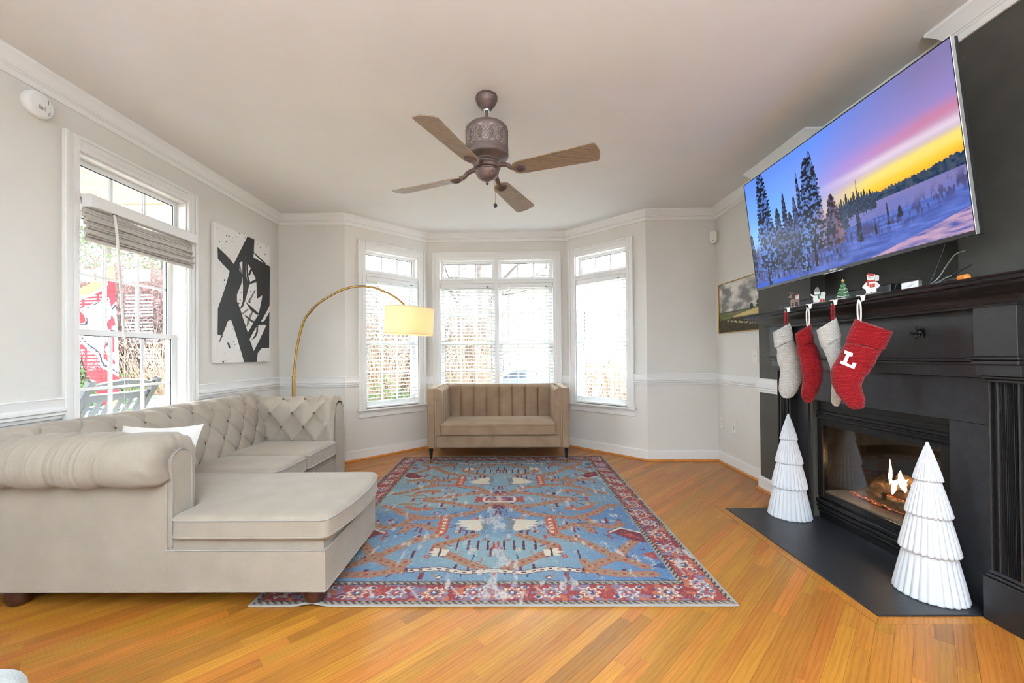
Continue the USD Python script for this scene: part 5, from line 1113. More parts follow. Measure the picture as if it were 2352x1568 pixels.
cable('grey cable rising from the tangle on the mantel toward the right edge of the niche', [(1.96, 1.955, SHZ + .006), (1.99, 1.94, SHZ + .04), (2.03, 1.935, SHZ + .105), (2.08, 1.95, SHZ + .15), (2.14, 1.965, SHZ + .17)], .0026, 'paint_grey')
cable('thick black cable lying on the mantel and sticking up past the screwdriver', [(1.965, 2.0, SHZ + .006), (1.965, 1.93, SHZ + .014), (1.965, 1.86, SHZ + .035), (1.962, 1.80, SHZ + .058), (1.96, 1.775, SHZ + .066)], .0042)
cable('grey cable lying crooked at the front edge of the mantel below the screwdriver', [(1.945, 1.93, SHZ + .004), (1.945, 1.90, SHZ + .010), (1.95, 1.87, SHZ + .026), (1.955, 1.85, SHZ + .032)], .0034, 'paint_grey')

# stocking holders: weighted plate with a hook over the shelf edge and a cut-out figure
def P2(*p): return Polygon(p)
def circ(x, y, r, n=20, sy=1): return Polygon([(x + r * math.cos(a), y + r * sy * math.sin(a)) for a in np.linspace(0, 2 * math.pi, n, endpoint=False)])
def line(pts, w): return LineString(pts).buffer(w, quad_segs=4)
def holder(y, label, figure):
    root = thing('stocking_holder', label, 'stocking holder', (1.895, y, SHZ), group='stocking holders along the mantel')
    obj('plate', MB().box(-.002, .068, -.058, .058, .0002, .009, .003), 'nickel', root)
    m = MB().box(-.012, .006, -.016, .016, .0003, .009, .002)
    pr = Polygon([(-.018, .007), (.018, .007), (.010, -.020), (.010, -.028), (-.010, -.028), (-.010, -.020)])
    m.prism(pr, -.012, -.008, frame((0, 0, 0), (0, 1, 0), (0, 0, 1), (1, 0, 0))); m.tube(smooth_curve([(-.010, 0, -.026), (-.020, 0, -.034), (-.032, 0, -.030), (-.034, 0, -.018)], 12), .003, 7)
    obj('hook', m, 'nickel', root)
    a = math.radians(38); ex = np.array([math.sin(a), -math.cos(a), 0]); ez = np.array([-math.cos(a), -math.sin(a), 0])       # figure faces into the room and toward the viewer
    T = frame((.034, .0, .009), ex, (0, 0, 1), ez)
    for nm, geo, h0, h1, mt, sc in figure:
        from shapely import affinity
        obj(nm, MB().prism(affinity.scale(geo, sc, sc, origin=(0, 0)), h0, h1, T), mt, root)
    return root
S_ = .001
deer_body = unary_union([P2((-26, 40), (-18, 62), (-12, 50), (22, 50), (28, 58), (26, 40), (26, 0), (20, 0), (17, 30), (4, 30), (2, 0), (-5, 0), (-6, 30), (-16, 26), (-18, 0), (-25, 0)), P2((-30, 74), (-40, 70), (-38, 64), (-26, 60), (-18, 62), (-18, 78), (-26, 80)), line([(-24, 78), (-26, 92), (-34, 98)], 2), line([(-26, 90), (-22, 100)], 2), line([(-20, 78), (-14, 92), (-8, 98)], 2), line([(-16, 88), (-18, 98)], 2)])
rider = unary_union([P2((2, 50), (2, 78), (10, 86), (20, 82), (22, 50))])
holder(2.815, 'nickel stocking holder topped by a small brown reindeer, farthest left on the mantel', [('base_plate', sbox(-30, -.001, 30, 4), -.005, .005, 'nickel', S_), ('reindeer', deer_body, -.004, .004, 'paint_brown', S_), ('rider', rider, -.008, -.004, 'paint_white', S_), ('rider_face', circ(9, 66, 5), -.0040, -.0032, 'paint_pink', S_), ('rider_hat', P2((3, 78), (10, 88), (19, 82), (16, 74), (6, 72)), -.009, -.0035, 'paint_red', S_)])
sn_body = unary_union([circ(0, 26, 22, sy=1.25), circ(0, 62, 15), P2((-20, 2), (20, 2), (20, 20), (-20, 20)), line([(-16, 40), (-32, 54)], 4)])
holder(2.612, 'nickel stocking holder topped by a small snowman in a grey hat, second from the left', [('snowman', sn_body, -.004, .004, 'paint_white', S_), ('hat', unary_union([P2((-14, 70), (14, 70), (10, 88), (4, 100), (-6, 94), (-12, 84))]), .004, .0055, 'paint_grey', S_), ('scarf', unary_union([sbox(-15, 46, 15, 53), P2((2, 50), (10, 50), (14, 22), (6, 22))]), .004, .0055, 'paint_green', S_), ('eye', circ(-5, 64, 2), .004, .005, 'paint_black', S_), ('eye', circ(5, 64, 2), .004, .005, 'paint_black', S_), ('nose', P2((0, 61), (9, 58), (0, 57)), .004, .0055, 'paint_orange', S_), ('bear_cub', unary_union([circ(28, 52, 12, sy=1.2), sbox(18, 0, 38, 52), circ(22, 64, 4), circ(34, 64, 4)]), -.012, -.004, 'paint_white', S_), ('gift', sbox(17, 2, 37, 22), .004, .010, 'paint_red', S_), ('ribbon', sbox(25, 2, 29, 22), .010, .0108, 'paint_gold', S_)])
tree_poly = unary_union([P2((0, 96), (-16, 70), (16, 70)), P2((0, 84), (-24, 48), (24, 48)), P2((0, 66), (-30, 28), (30, 28)), P2((0, 50), (-36, 8), (36, 8))])
star = Polygon([((10 if k % 2 == 0 else 4.4) * math.sin(k * math.pi / 5), 103 + (10 if k % 2 == 0 else 4.4) * math.cos(k * math.pi / 5)) for k in range(10)])
holder(2.412, 'nickel stocking holder topped by a small green christmas tree with a gold star', [('trunk', sbox(-5, 0, 5, 12), -.004, .004, 'paint_brown', S_), ('tree', tree_poly, -.004, .004, 'paint_green', S_), ('star', star, -.004, .005, 'paint_gold', S_)] + [('garland', line([(-w, y0), (-w * .3, y0 - 6), (w * .4, y0 - 4), (w, y0 + 3)], 1.2), .004, .0052, 'paint_white', S_) for w, y0 in ((9, 76), (15, 56), (21, 36), (27, 17))] + [('bauble', circ(x, y, 2.6, 10), .004, .006, 'paint_red', S_) for x, y in ((-6, 62), (8, 44), (-14, 40), (16, 22), (-8, 20))])
bear = unary_union([circ(0, 38, 24, sy=1.25), P2((-22, 30), (-20, 0), (-4, 0), (-3, 16), (3, 16), (4, 0), (20, 0), (22, 30)), circ(0, 84, 16), circ(-13, 97, 5), circ(13, 97, 5), line([(-18, 56), (-30, 38), (-20, 30)], 6), line([(18, 56), (30, 38), (20, 30)], 6)])
holder(2.226, 'nickel stocking holder topped by a small white bear in a red scarf', [('bear', bear, -.005, .005, 'paint_white', S_), ('cap', unary_union([P2((-14, 92), (14, 92), (8, 106), (-6, 106)), circ(-9, 106, 4)]), .004, .0065, 'paint_red', S_), ('scarf', unary_union([sbox(-17, 62, 17, 71), P2((-14, 64), (-6, 64), (-8, 40), (-16, 42))]), .005, .0065, 'paint_red', S_), ('parcel', sbox(-4, 34, 16, 52), .005, .012, 'paint_red', S_), ('parcel_ribbon', sbox(4, 34, 8, 52), .012, .0128, 'paint_gold', S_), ('eye', circ(-6, 86, 2), .005, .006, 'paint_black', S_), ('eye', circ(6, 86, 2), .005, .006, 'paint_black', S_), ('snout', circ(0, 79, 6), .005, .009, 'paint_white', S_), ('nose', circ(0, 82, 2.6), .009, .0105, 'paint_black', S_), ('cub', unary_union([circ(22, 88, 9), sbox(14, 66, 30, 84)]), -.013, -.005, 'paint_white', S_)])

# stockings, traced as solid knitted tubes that hang clear of the mantel
def stocking(key, label, knit, loop_mat, letter=False):
    q = STOCK[key]; n = np.array(q['n']); face = -n                       # face: toward the room
    root = thing('christmas_stocking', label, 'stocking', group='knitted stockings hung along the mantel')
    rings = [(np.array(a), np.array(b)) for a, b in q['rings']]
    thick = {0: .030, 1: .040}
    def tube_from(rs, thk, k0, ribs, amp, ns, nr=96, close=False):
        C = np.array([(a + b) / 2 for a, b in rs]); Wv = np.array([(b - a) / 2 for a, b in rs]); Tk = np.array(thk)
        d = np.r_[0, np.cumsum(np.maximum(np.maximum(np.linalg.norm(np.diff(C - Wv, axis=0), axis=1), np.linalg.norm(np.diff(C + Wv, axis=0), axis=1)), .004))]; t = np.linspace(0, d[-1], ns)
        from scipy.interpolate import PchipInterpolator as Pc
        C, Wv, Tk = Pc(d, C)(t), Pc(d, Wv)(t), Pc(d, Tk)(t)
        th = np.arange(nr) / nr * 2 * math.pi; cs, sn = np.cos(th), np.sin(th)
        pw = lambda x, p: np.sign(x) * np.abs(x) ** p
        rip = 1 + amp * np.cos(th * ribs)
        V = C[:, None] + Wv[:, None] * (pw(cs, .82) * 1)[None, :, None] + (Tk[:, None] * (pw(sn, .8) * rip)[None])[..., None] * face
        return V, t
    body = rings[1:]; bw = [min(.046, np.linalg.norm(b - a) * .36) for a, b in body]; bw[0] = .030
    r0 = (rings[0][0] * .4 + rings[1][0] * .6, rings[0][1] * .4 + rings[1][1] * .6)
    V, t = tube_from([r0] + body, [.028] + bw, 0, 30, .035, 90)
    u = np.linspace(0, 1, 90)[:, None, None]
    cen = V.mean(1, keepdims=True); nrm = (V - cen); nrm /= np.linalg.norm(nrm, axis=-1, keepdims=True)
    V = V + nrm * ((meshkit.fbm(V * 16, 2, 4) - .5) * .010)[..., None]
    tip = V[-1].mean(0); Vq, f = grid(V, closed_v=True); m = MB().add(Vq, f); m.add(np.vstack([V[-1], tip[None]]), np.array([[k, (k + 1) % 96, 96] for k in range(96)]))
    obj('foot', m, knit, root, smooth=True)
    # turned-over cuff: outside, rolled rim, inside
    dn = (rings[1][0] + rings[1][1] - rings[0][0] - rings[0][1]) / 2
    o0, o1 = rings[0], rings[1]
    ex = lambda r, s: ((r[0] + r[1]) / 2 + (r[0] - r[1]) / 2 * s, (r[0] + r[1]) / 2 + (r[1] - r[0]) / 2 * s)
    tilt_ = face * .012 - np.array([0, 0, .012])
    V, t = tube_from([ex(o1, .96), ex(o1, 1.0), ex(o0, 1.0), ex(o0, .97), ex(o0, .90), (ex(o0, .86)[0] + dn * .25, ex(o0, .86)[1] + dn * .25)], [.036, .042, .040, .036, .030, .022], 0, 34, .03, 60)
    k = np.linspace(0, 1, 60)
    bump_ = (.004 * np.sin(np.arange(96) / 96 * 2 * math.pi * 5))[None, :, None] * np.array([0, 0, 1.0]); V = V + bump_ * .5
    Fr = ((V - ((V.max(1, keepdims=True) + V.min(1, keepdims=True)) / 2)) @ face); V[..., 2] -= np.clip(Fr, 0, 1) * .30 * np.clip((k - .2) * 3, 0, 1)[:, None]
    Vq, f = grid(V, closed_v=True); obj('cuff', (Vq, f), knit, root, smooth=True)
    Li, _ = tube_from([ex(o0, .84), (ex(o0, .80)[0] + dn * .35, ex(o0, .80)[1] + dn * .35)], [.024, .008], 0, 10, 0, 10); Li[..., 2] -= np.clip(((Li - Li.mean(1, keepdims=True)) @ face), 0, 1) * .3
    Vq, f = grid(Li, closed_v=True); obj('lining', MB().add(Vq, f).add(np.vstack([Li[-1], Li[-1].mean(0)[None]]), np.array([[k_, (k_ + 1) % 96, 96] for k_ in range(96)])), 'red_satin' if knit == 'red_knit' else 'white_felt', root, smooth=True)
    a, b = np.array(q['loop'][0]), np.array(q['loop'][1]); w = (rings[0][1] - rings[0][0]); w /= np.linalg.norm(w)
    side = np.array([w[0], w[1], 0]); side /= np.linalg.norm(side); b = b - np.array([0, 0, .012])
    lp = smooth_curve([b - side * .004, a * .35 + b * .65 - side * .007, a * .8 + b * .2 - side * .006, a, a * .8 + b * .2 + side * .006, a * .35 + b * .65 + side * .007, b + side * .004], 40)
    obj('hanging_loop', tube(lp, .0042, 8), loop_mat, root, smooth=60)
    if letter:
        ex_ = np.array([-n[1], n[0], 0]); ex_ = -ex_ if ex_ @ (rings[0][1] - rings[0][0]) < 0 else ex_
        L0 = np.array(q['letter'][0]); pts = [((np.array(p) - L0) @ ex_, (np.array(p) - L0)[2]) for p in q['letter']]
        T = frame(L0 + face * .043, ex_, (0, 0, 1), face)
        obj('letter', MB().prism(Polygon(pts).buffer(.0015).buffer(-.0008), 0, .006, T), 'white_felt', root, label='white felt letter L')
stocking('s1', 'white knitted christmas stocking on a red loop under the reindeer holder', 'white_knit', 'red_knit')
stocking('s2', 'plain red knitted christmas stocking on a white loop, second from the left', 'red_knit', 'white_felt')
stocking('s3', 'white knitted christmas stocking on a red loop, half hidden behind the lettered one', 'white_knit', 'red_knit')
stocking('s4', 'large red knitted christmas stocking with a white letter L', 'red_knit', 'white_felt', True)

# ---------------------------------------------------------------- ceramic trees
def ceramic_tree(label, loc):
    root = thing('ceramic_tree', label, 'decorative tree', loc, group='white ceramic christmas trees on the hearth')
    Ht = .725; R = .136; nrib = 26; n = nrib * 10
    th = np.arange(n) / n * 2 * math.pi; rib = np.abs(np.cos(th * nrib / 2)) ** .7
    fr = [0, .244, .473, .71, 1.0]; rb = [.0, .41, .635, .82, 1.0]; rt = [.0, .31, .53, .68]
    for k in range(4):
        zt, zb = Ht * (1 - fr[k]), Ht * (1 - fr[k + 1]); r0 = R * (rt[k] if k else .012); r1 = R * rb[k + 1]
        s = np.linspace(0, 1, 26)
        prof = r0 + (r1 - r0) * (s ** .92 if k else s ** .86)
        z = zt + .004 * (k > 0) + (zb - zt) * s
        prof = np.r_[prof, r1 - .004, r1 - .016, R * (rt[k + 1] if k < 3 else .8)]; z = np.r_[z, zb - .004 if k < 3 else zb, zb - .0035 if k < 3 else zb, zb + .006 if k < 3 else zb]
        if k == 3: z = np.maximum(z, .0)
        if k == 0: prof[0] = .002; prof[1] = max(prof[1], .007)
        am = np.clip(np.r_[s, 1, .8, 0] * 3, 0, 1)[:, None] * (.0022 + .0085 * prof / R)[:, None]
        rr_ = prof[:, None] + am * (rib - 1)[None]
        zz = z[:, None] - (np.r_[np.clip((s - .85) / .15, 0, 1), 1, .7, 0][:, None] * .006 * (rib[None] - .5) if k < 3 else 0)
        Pm = np.stack([rr_ * np.cos(th), rr_ * np.sin(th), np.broadcast_to(zz, rr_.shape)], -1)
        obj('tier', grid(Pm[::-1], closed_v=True), 'glitter_white', root, smooth=True)
    return root
t1 = ceramic_tree('white fluted ceramic christmas tree at the far end of the black hearth', (1.985, 2.985, .0075))
copy_of(t1, 'ceramic_tree', 'white fluted ceramic christmas tree at the near end of the hearth, right of the flames', (2.006, 2.022, .0075), .35)

# ---------------------------------------------------------------- on the walls
def canvas_art():
    root = thing('canvas_art', 'large canvas with bold black abstract brush strokes on the left wall', 'painting')
    y0, y1, z0, z1 = 3.505, 4.322, 1.122, 2.338
    obj('canvas', box(XL + .001, XL + .035, y0, y1, z0, z1, .003), 'canvas_white', root)
    T = frame((XL + .035, 0, 0), (0, 1, 0), (0, 0, 1), (1, 0, 0))
    clip = sbox(y0 + .002, z0 + .002, y1 - .002, z1 - .002)
    blk = unary_union([Polygon(p).buffer(0).buffer(.002) for p in ART_BLACK]).intersection(clip)
    gry = unary_union([Polygon(p).buffer(0) for p in ART_GREY]).intersection(clip).difference(blk)
    obj('brush_strokes', prism(blk, 0, .0012, mat=T), 'ink_black', root); [obj('grey_wash', prism(g_, 0, .0008, mat=T), 'ink_grey', root) for g_ in getattr(gry, 'geoms', [gry])]
    m = MB(); r = np.random.default_rng(6)
    for y, z, q in ART_DOTS + [(r.uniform(y0 + .03, y1 - .03), r.uniform(z0 + .03, z1 - .03), r.uniform(.001, .004)) for _ in range(70)]:
        k = max(.002, abs(q)); a = r.uniform(0, math.pi); el = r.uniform(1, 2.4)
        P = Polygon([(y + k * el * math.cos(t) * math.cos(a) - k * math.sin(t) * math.sin(a), z + k * el * math.cos(t) * math.sin(a) + k * math.sin(t) * math.cos(a)) for t in np.linspace(0, 2 * math.pi, 9)[:-1]]).intersection(clip)
        m.prism(P, 0, .001, T)
    obj('ink_spatter', m, 'ink_black', root)
canvas_art()
def landscape_picture():
    y0, y1, z0, z1 = 3.66, 4.462, 1.377, 1.895
    root = thing('landscape_picture', 'landscape painting of grey clouds over fields in a thin gold frame, behind the mantel end', 'painting')
    fm = MB()
    for a in ((y0, y1, z0, z0 + .008), (y0, y1, z1 - .008, z1), (y0, y0 + .008, z0, z1), (y1 - .008, y1, z0, z1)): fm.box(XR - .026, XR - .001, *a, .002)
    obj('frame', fm, 'brass', root)
    nx, nz_ = 200, 130; Y, Z = np.meshgrid(np.linspace(y1 - .008, y0 + .008, nx), np.linspace(z0 + .008, z1 - .008, nz_), indexing='ij')
    u, v = (y1 - Y) / (y1 - y0), (Z - z0) / (z1 - z0)
    S = lambda *c: np.array(srgb(*c))
    n = lambda a, b, s: meshkit.fbm(np.stack([u * a, v * b, 0 * u], -1), 5, s)[..., None]
    k = np.clip((n(5, 6, 1) - .38) / .28, 0, 1); img = S(128, 126, 122) * (1 - k) + S(222, 216, 206) * k
    img = img * (.92 + .16 * n(14, 16, 4)); vv = v[..., None]; uu = u[..., None]
    field = vv < .40; img = np.where(field, S(112, 114, 78) * (.7 + .6 * n(8, 30, 2)), img)
    img = np.where((vv < .40) & (vv > .29) & (vv < .25 + .18 * uu) & (uu > .35), S(206, 182, 122), img); img = np.where(np.abs(vv - .405) < .012, S(84, 92, 82), img)
    img = np.where(vv < .27 + .04 * (n(9, 1, 3) - .5), S(70, 64, 48) * (.4 + 1.2 * n(40, 40, 6)), img)
    img = np.where((np.abs(vv - (.20 - .16 * (uu - .4) + .02 * (n(14, 2, 8) - .5))) < .016) & (n(60, 60, 9) > .5) & (uu > .2), S(206, 196, 160), img)
    for c, w_, zc, h_ in ((.98, .16, .47, .12), (.74, .035, .44, .06)):
        img = np.where(((uu - c) / w_) ** 2 + ((vv - zc) / h_) ** 2 < .7 + .6 * (n(30, 30, 11) - .3), S(58, 60, 46) * (.6 + .8 * n(50, 50, 12)), img)
    img = np.where((((uu - .13) / .055) ** 2 + ((vv - .50) / .10) ** 2 < 1.1) & (n(60, 60, 13) > .52), S(110, 104, 96), img)
    obj('painted_panel', grid(np.stack([np.full(Y.shape, XR - .014), Y, Z], -1)), 'print_paint', root, col=np.clip(img, 0, 1).reshape(-1, 3))
landscape_picture()
def wall_plate(label, y, z, w, h, kind):
    root = thing('wall_plate', label, {'outlet': 'outlet', 'jack': 'wall plate', 'switch': 'light switch'}[kind])
    x = XR
    obj('plate', box(x - .006, x, y - w / 2, y + w / 2, z - h / 2, z + h / 2, .002), 'ivory_plastic', root)
    if kind == 'outlet':
        for dz in (-.021, .021):
            so = obj('socket', prism(circ(y, z + dz, .0155), -.0085, -.005, frame((x, 0, 0), (0, 1, 0), (0, 0, 1), (1, 0, 0))), 'vinyl_white', root)
            obj('slot', MB().box(x - .0088, x - .0084, y - .007, y - .005, z + dz - .004, z + dz + .005).box(x - .0088, x - .0084, y + .005, y + .007, z + dz - .004, z + dz + .005), 'gasket', so)
    elif kind == 'jack':
        for dz in (.012, -.010): obj('port', prism(circ(y, z + dz - .005, .006, 12), -.011, -.005, frame((x, 0, 0), (0, 1, 0), (0, 0, 1), (1, 0, 0))), 'paint_brown', root)
    else: obj('toggle', box(x - .014, x - .005, y - .004, y + .004, z - .004, z + .012, .001), 'vinyl_white', root)
    for dz in (-h * .36, h * .36) if kind != 'outlet' else (0,): obj('screw', box(x - .0068, x - .0058, y - .002, y + .002, z + dz - .002, z + dz + .002), 'nickel', root)
wall_plate('ivory outlet plate low on the right wall nearest the corner', 4.470, .421, .074, .118, 'outlet')
wall_plate('ivory cable plate with two jacks low on the right wall nearest the chimney', 4.217, .416, .074, .112, 'jack')
wall_plate('ivory light switch plate on the right wall beside the chimney', 3.842, 1.138, .074, .128, 'switch')
sm = thing('smoke_detector', 'round white smoke detector high on the left wall', 'smoke detector', (XL, 2.190, 2.543))
RX90 = np.array([[0, 0, 1, 0], [0, 1, 0, 0], [-1, 0, 0, 0], [0, 0, 0, 1.]])
def wl(prof, n=40): v, f = lathe(prof, n); return v @ RX90[:3, :3].T, f
obj('mount', wl([(.066, .0), (.066, .010), (0, .010)]), 'vinyl_white', sm, smooth=40); obj('cover', wl([(.060, .010), (.070, .013), (.071, .026), (.066, .038), (.054, .044), (.03, .047), (0, .047)]), 'vinyl_white', sm, smooth=50)
g = MB()
for k in range(6): g.box(.0462, .0472, -.018 + k * .0055, -.0155 + k * .0055, -.030, -.008)
obj('sounder_grille', g, 'paint_grey', sm); g = MB()
for dy, dz in ((.028, -.034), (.036, -.028), (.032, -.042)): g.mesh(trimesh.creation.icosphere(1, .0028), frame((.0462, dy, dz), (1, 0, 0), (0, 1, 0), (0, 0, 1)))
obj('indicator', g, 'gasket', sm); obj('test_button', wl([(.013, .044), (.013, .0475), (0, .0478)], 20), 'vinyl_white', sm, smooth=40)
obj('slot', box(.045, .0468, .026, .029, .010, .040), 'paint_grey', sm)
ms = thing('motion_sensor', 'small white motion sensor in the far right corner under the crown moulding', 'motion sensor', (XR - .03, D1 - .03, 2.425), math.radians(-135))
sp = unary_union([circ(0, -.03, .036), sbox(-.036, -.03, .036, .066).buffer(-.006).buffer(.006)])
obj('case', prism(sp, -.02, .030, mat=frame((0, 0, 0), (0, -1, 0), (0, 0, 1), (1, 0, 0))), 'ivory_plastic', ms); obj('lens', prism(circ(0, -.036, .004, 10), .030, .032, mat=frame((0, 0, 0), (0, -1, 0), (0, 0, 1), (1, 0, 0))), 'gasket', ms)
sc = thing('wall_fixture', 'round dark metal wall fixture at the right edge of the chimney breast', 'wall light', (XC, 1.655, 2.035))
v, f = lathe([(.058, 0), (.060, .006), (.056, .014), (.046, .018), (.024, .022), (0, .024)], 36); obj('back_plate', (v @ np.array([[0, 0, -1], [0, 1, 0], [1, 0, 0]]).T, f), 'fan_bronze', sc, smooth=40)
obj('arm', tube(smooth_curve([(-.02, 0, 0), (-.06, -.01, -.02), (-.09, -.03, .0), (-.09, -.04, .05)], 20), .007, 10), 'fan_bronze', sc, smooth=60)

# ---------------------------------------------------------------- ceiling fan
def ceiling_fan():
    root = thing('ceiling_fan', 'bronze ceiling fan with four wooden blades and a carved motor housing', 'ceiling fan', (-.127, 2.50, 0))
    Bz = 'fan_bronze'
    obj('canopy', MB().lathe([(0, 2.655), (.026, 2.655), (.036, 2.665), (.042, 2.680), (.052, 2.688), (.060, 2.700), (.066, 2.716), (.067, 2.726), (.062, 2.730), (.066, 2.734), (.064, 2.740)], 40), Bz, root, smooth=40)
    obj('ball_collar', MB().lathe([(0, 2.648), (.018, 2.648), (.022, 2.656), (.020, 2.66)], 24), 'silver', root, smooth=40)
    obj('downrod', MB().tube([(0, 0, 2.56), (0, 0, 2.66)], .0115, 14), Bz, root, smooth=40)
    # motor housing with interlaced relief
    nt, nz_ = 360, 90
    prof = np.array([(.012, 2.574), (.030, 2.566), (.080, 2.560), (.112, 2.552), (.126, 2.538), (.130, 2.522), (.130, 2.392), (.131, 2.376), (.128, 2.366), (.120, 2.361), (.090, 2.352), (.078, 2.346), (.076, 2.340), (.064, 2.336), (.062, 2.326)])
    pr, d = resample(prof, nz_); th = np.arange(nt) / nt * 2 * math.pi; Z = np.broadcast_to(pr[:, 1][:, None], (nz_, nt)); TH = np.broadcast_to(th[None], (nz_, nt))
    per = 2 * math.pi / 6; t = np.mod(TH, per) / per - .5; zc = (Z - 2.462) / .052
    r1 = np.hypot(t * 2.9, zc); r2 = np.hypot((np.abs(t) - .5) * 2.9, zc)
    b = lambda r, c, w_: np.exp(-((r - c) / w_) ** 2)
    rel = np.maximum.reduce([b(r1, .92, .07), b(r2, .92, .07), b(r1, .72, .05), b(r2, .72, .05), b(np.abs(zc), 1.02, .06), .8 * (r1 < .62) * (np.abs(np.sin((t * 2.9 + zc) * 7) * np.sin((t * 2.9 - zc) * 7)) ** .5), .8 * (r2 < .62) * np.abs(np.sin(np.arctan2(zc, (np.abs(t) - .5) * 2.9) * 4)) ** .6])
    band = np.clip((1.12 - np.abs(zc)) / .06, 0, 1); R = pr[:, 0][:, None] + .008 * (rel - 1) * band; relc = (np.clip(rel, 0, 1) ** 1.2 * band + (1 - band) * .8)[..., None]; colr = np.array(srgb(168, 154, 148)) * (1 - relc) + np.array(srgb(84, 66, 60)) * relc; colr = colr * (.8 + .4 * meshkit.fbm(np.stack([np.cos(TH) * 3, np.sin(TH) * 3, Z * 30], -1), 3, 2))[..., None]
    P = np.stack([R * np.cos(TH), R * np.sin(TH), Z], -1)
    obj('motor_housing', grid(P[::-1], closed_v=True), 'fan_relief', root, smooth=True, col=colr[::-1].reshape(-1, 3))
    obj('flywheel', MB().lathe([(0, 2.290), (.060, 2.290), (.078, 2.296), (.083, 2.308), (.078, 2.320), (.062, 2.326), (0, 2.326)], 40), Bz, root, smooth=40)
    obj('switch_housing', MB().lathe([(0, 2.222), (.012, 2.224), (.038, 2.232), (.060, 2.250), (.070, 2.270), (.072, 2.280), (.068, 2.286), (.070, 2.290), (0, 2.290)], 40), Bz, root, smooth=40)
    obj('finial', MB().lathe([(0, 2.200), (.007, 2.203), (.010, 2.210), (.006, 2.216), (.011, 2.222), (.011, 2.226), (0, 2.228)], 20), Bz, root, smooth=50)
    sw = MB()
    for a in (-1.05, -1.25, -.85): sw.mesh(trimesh.creation.icosphere(1, .005 if a == -1.05 else .003), frame((.066 * math.cos(a), .066 * math.sin(a), 2.262), (1, 0, 0), (0, 1, 0), (0, 0, 1)))
    obj('direction_switch', sw, 'gasket', root)
    ch = MB().tube([(.046, .0, 2.240), (.048, .0, 2.090)], .0012, 5); obj('pull_chain', ch, 'antique_brass', root)
    v, f = ellipsoid((.048, 0, 2.075), (.0115, .0115, .0135), 2); obj('pull_knob', (v, f), 'gasket', root, smooth=True)
    for k in range(4):
        a = math.radians(67 + 90 * k); ca, sa = math.cos(a), math.sin(a); pitch = math.radians(-13)
        Rz = np.array([[ca, -sa, 0], [sa, ca, 0], [0, 0, 1]]); Rp = np.array([[1, 0, 0], [0, math.cos(pitch), -math.sin(pitch)], [0, math.sin(pitch), math.cos(pitch)]])
        r0, r1, w0, w1 = .165, .668, .054, .072
        out = [(r0 + .05 - .05 * math.cos(q), w0 * math.sin(q)) for q in np.linspace(-math.pi / 2, math.pi / 2, 12)]
        out = [(r0 + .05 * (1 - math.cos(q)), -w0 * math.sin(q) * 1) for q in np.linspace(math.pi / 2, -math.pi / 2, 12)][::1]
        tip = [(r1 - .018 + .018 * math.cos(q), w1 - .02 + .02 * math.sin(q)) for q in np.linspace(math.pi / 2, 0, 5)] + [(r1 + .010 * (1 - (s / .05) ** 2), s) for s in np.linspace(.05, -.05, 5)] + [(r1 - .018 + .018 * math.cos(q), -(w1 - .02 + .02 * math.sin(q))) for q in np.linspace(0, math.pi / 2, 5)]
        poly = Polygon(sorted(out, key=lambda p: p[1]) + tip).buffer(0)
        v, f = MB().prism(poly, -.003, .003).vf(); v = v @ Rp.T + [0, 0, 2.268]
        bl = obj('blade', (v @ Rz.T, f), 'blade_oak', root)
        med = MB().lathe([(0, -.008), (.030, -.008), (.034, -.006), (.036, -.003), (.036, 0)], 28).lathe([(.022, -.0085), (.025, -.0105), (.028, -.0085)], 28)
        for q in range(5): t = np.linspace(0, 2 * math.pi, 12); c = q * 2 * math.pi / 5; med.tube(np.c_[.011 * math.cos(c) + .008 * np.cos(t), .011 * math.sin(c) + .008 * np.sin(t), np.full(12, -.0085)], .0015, 5)
        v, f = med.vf(); v = v @ Rp.T + [r0 + .052, 0, 2.264]; md = obj('blade_medallion', (v @ Rz.T, f), Bz, bl, smooth=50)
        arm = MB().tube(smooth_curve([(.070, 0, 2.308), (.105, 0, 2.306), (.135, 0, 2.296), (.160, 0, 2.276), (.19, 0, 2.274)], 18), np.linspace(.015, .012, 18), 12)
        v, f = arm.vf(); v[:, 1] *= 1.1; obj('blade_arm', (v @ Rz.T, f), Bz, bl, smooth=60)
ceiling_fan()
ot = thing('ottoman', 'heather grey upholstered ottoman with rounded corners at the lower left corner', 'ottoman')
m, edge = pillow(sbox(-1.95, .28, -1.118, .985).buffer(-.07).buffer(.07), .05, .452, .06, .012, .04)
obj('cushion', m, 'heather_grey', ot, smooth=True)
for x, y in ((-1.85, .36), (-1.22, .36), (-1.85, .89), (-1.22, .89)): obj('foot', MB().lathe([(0, 0), (.022, 0), (.028, .06), (0, .06)], 16, (x, y, 0)), 'walnut_leg', ot, smooth=40)
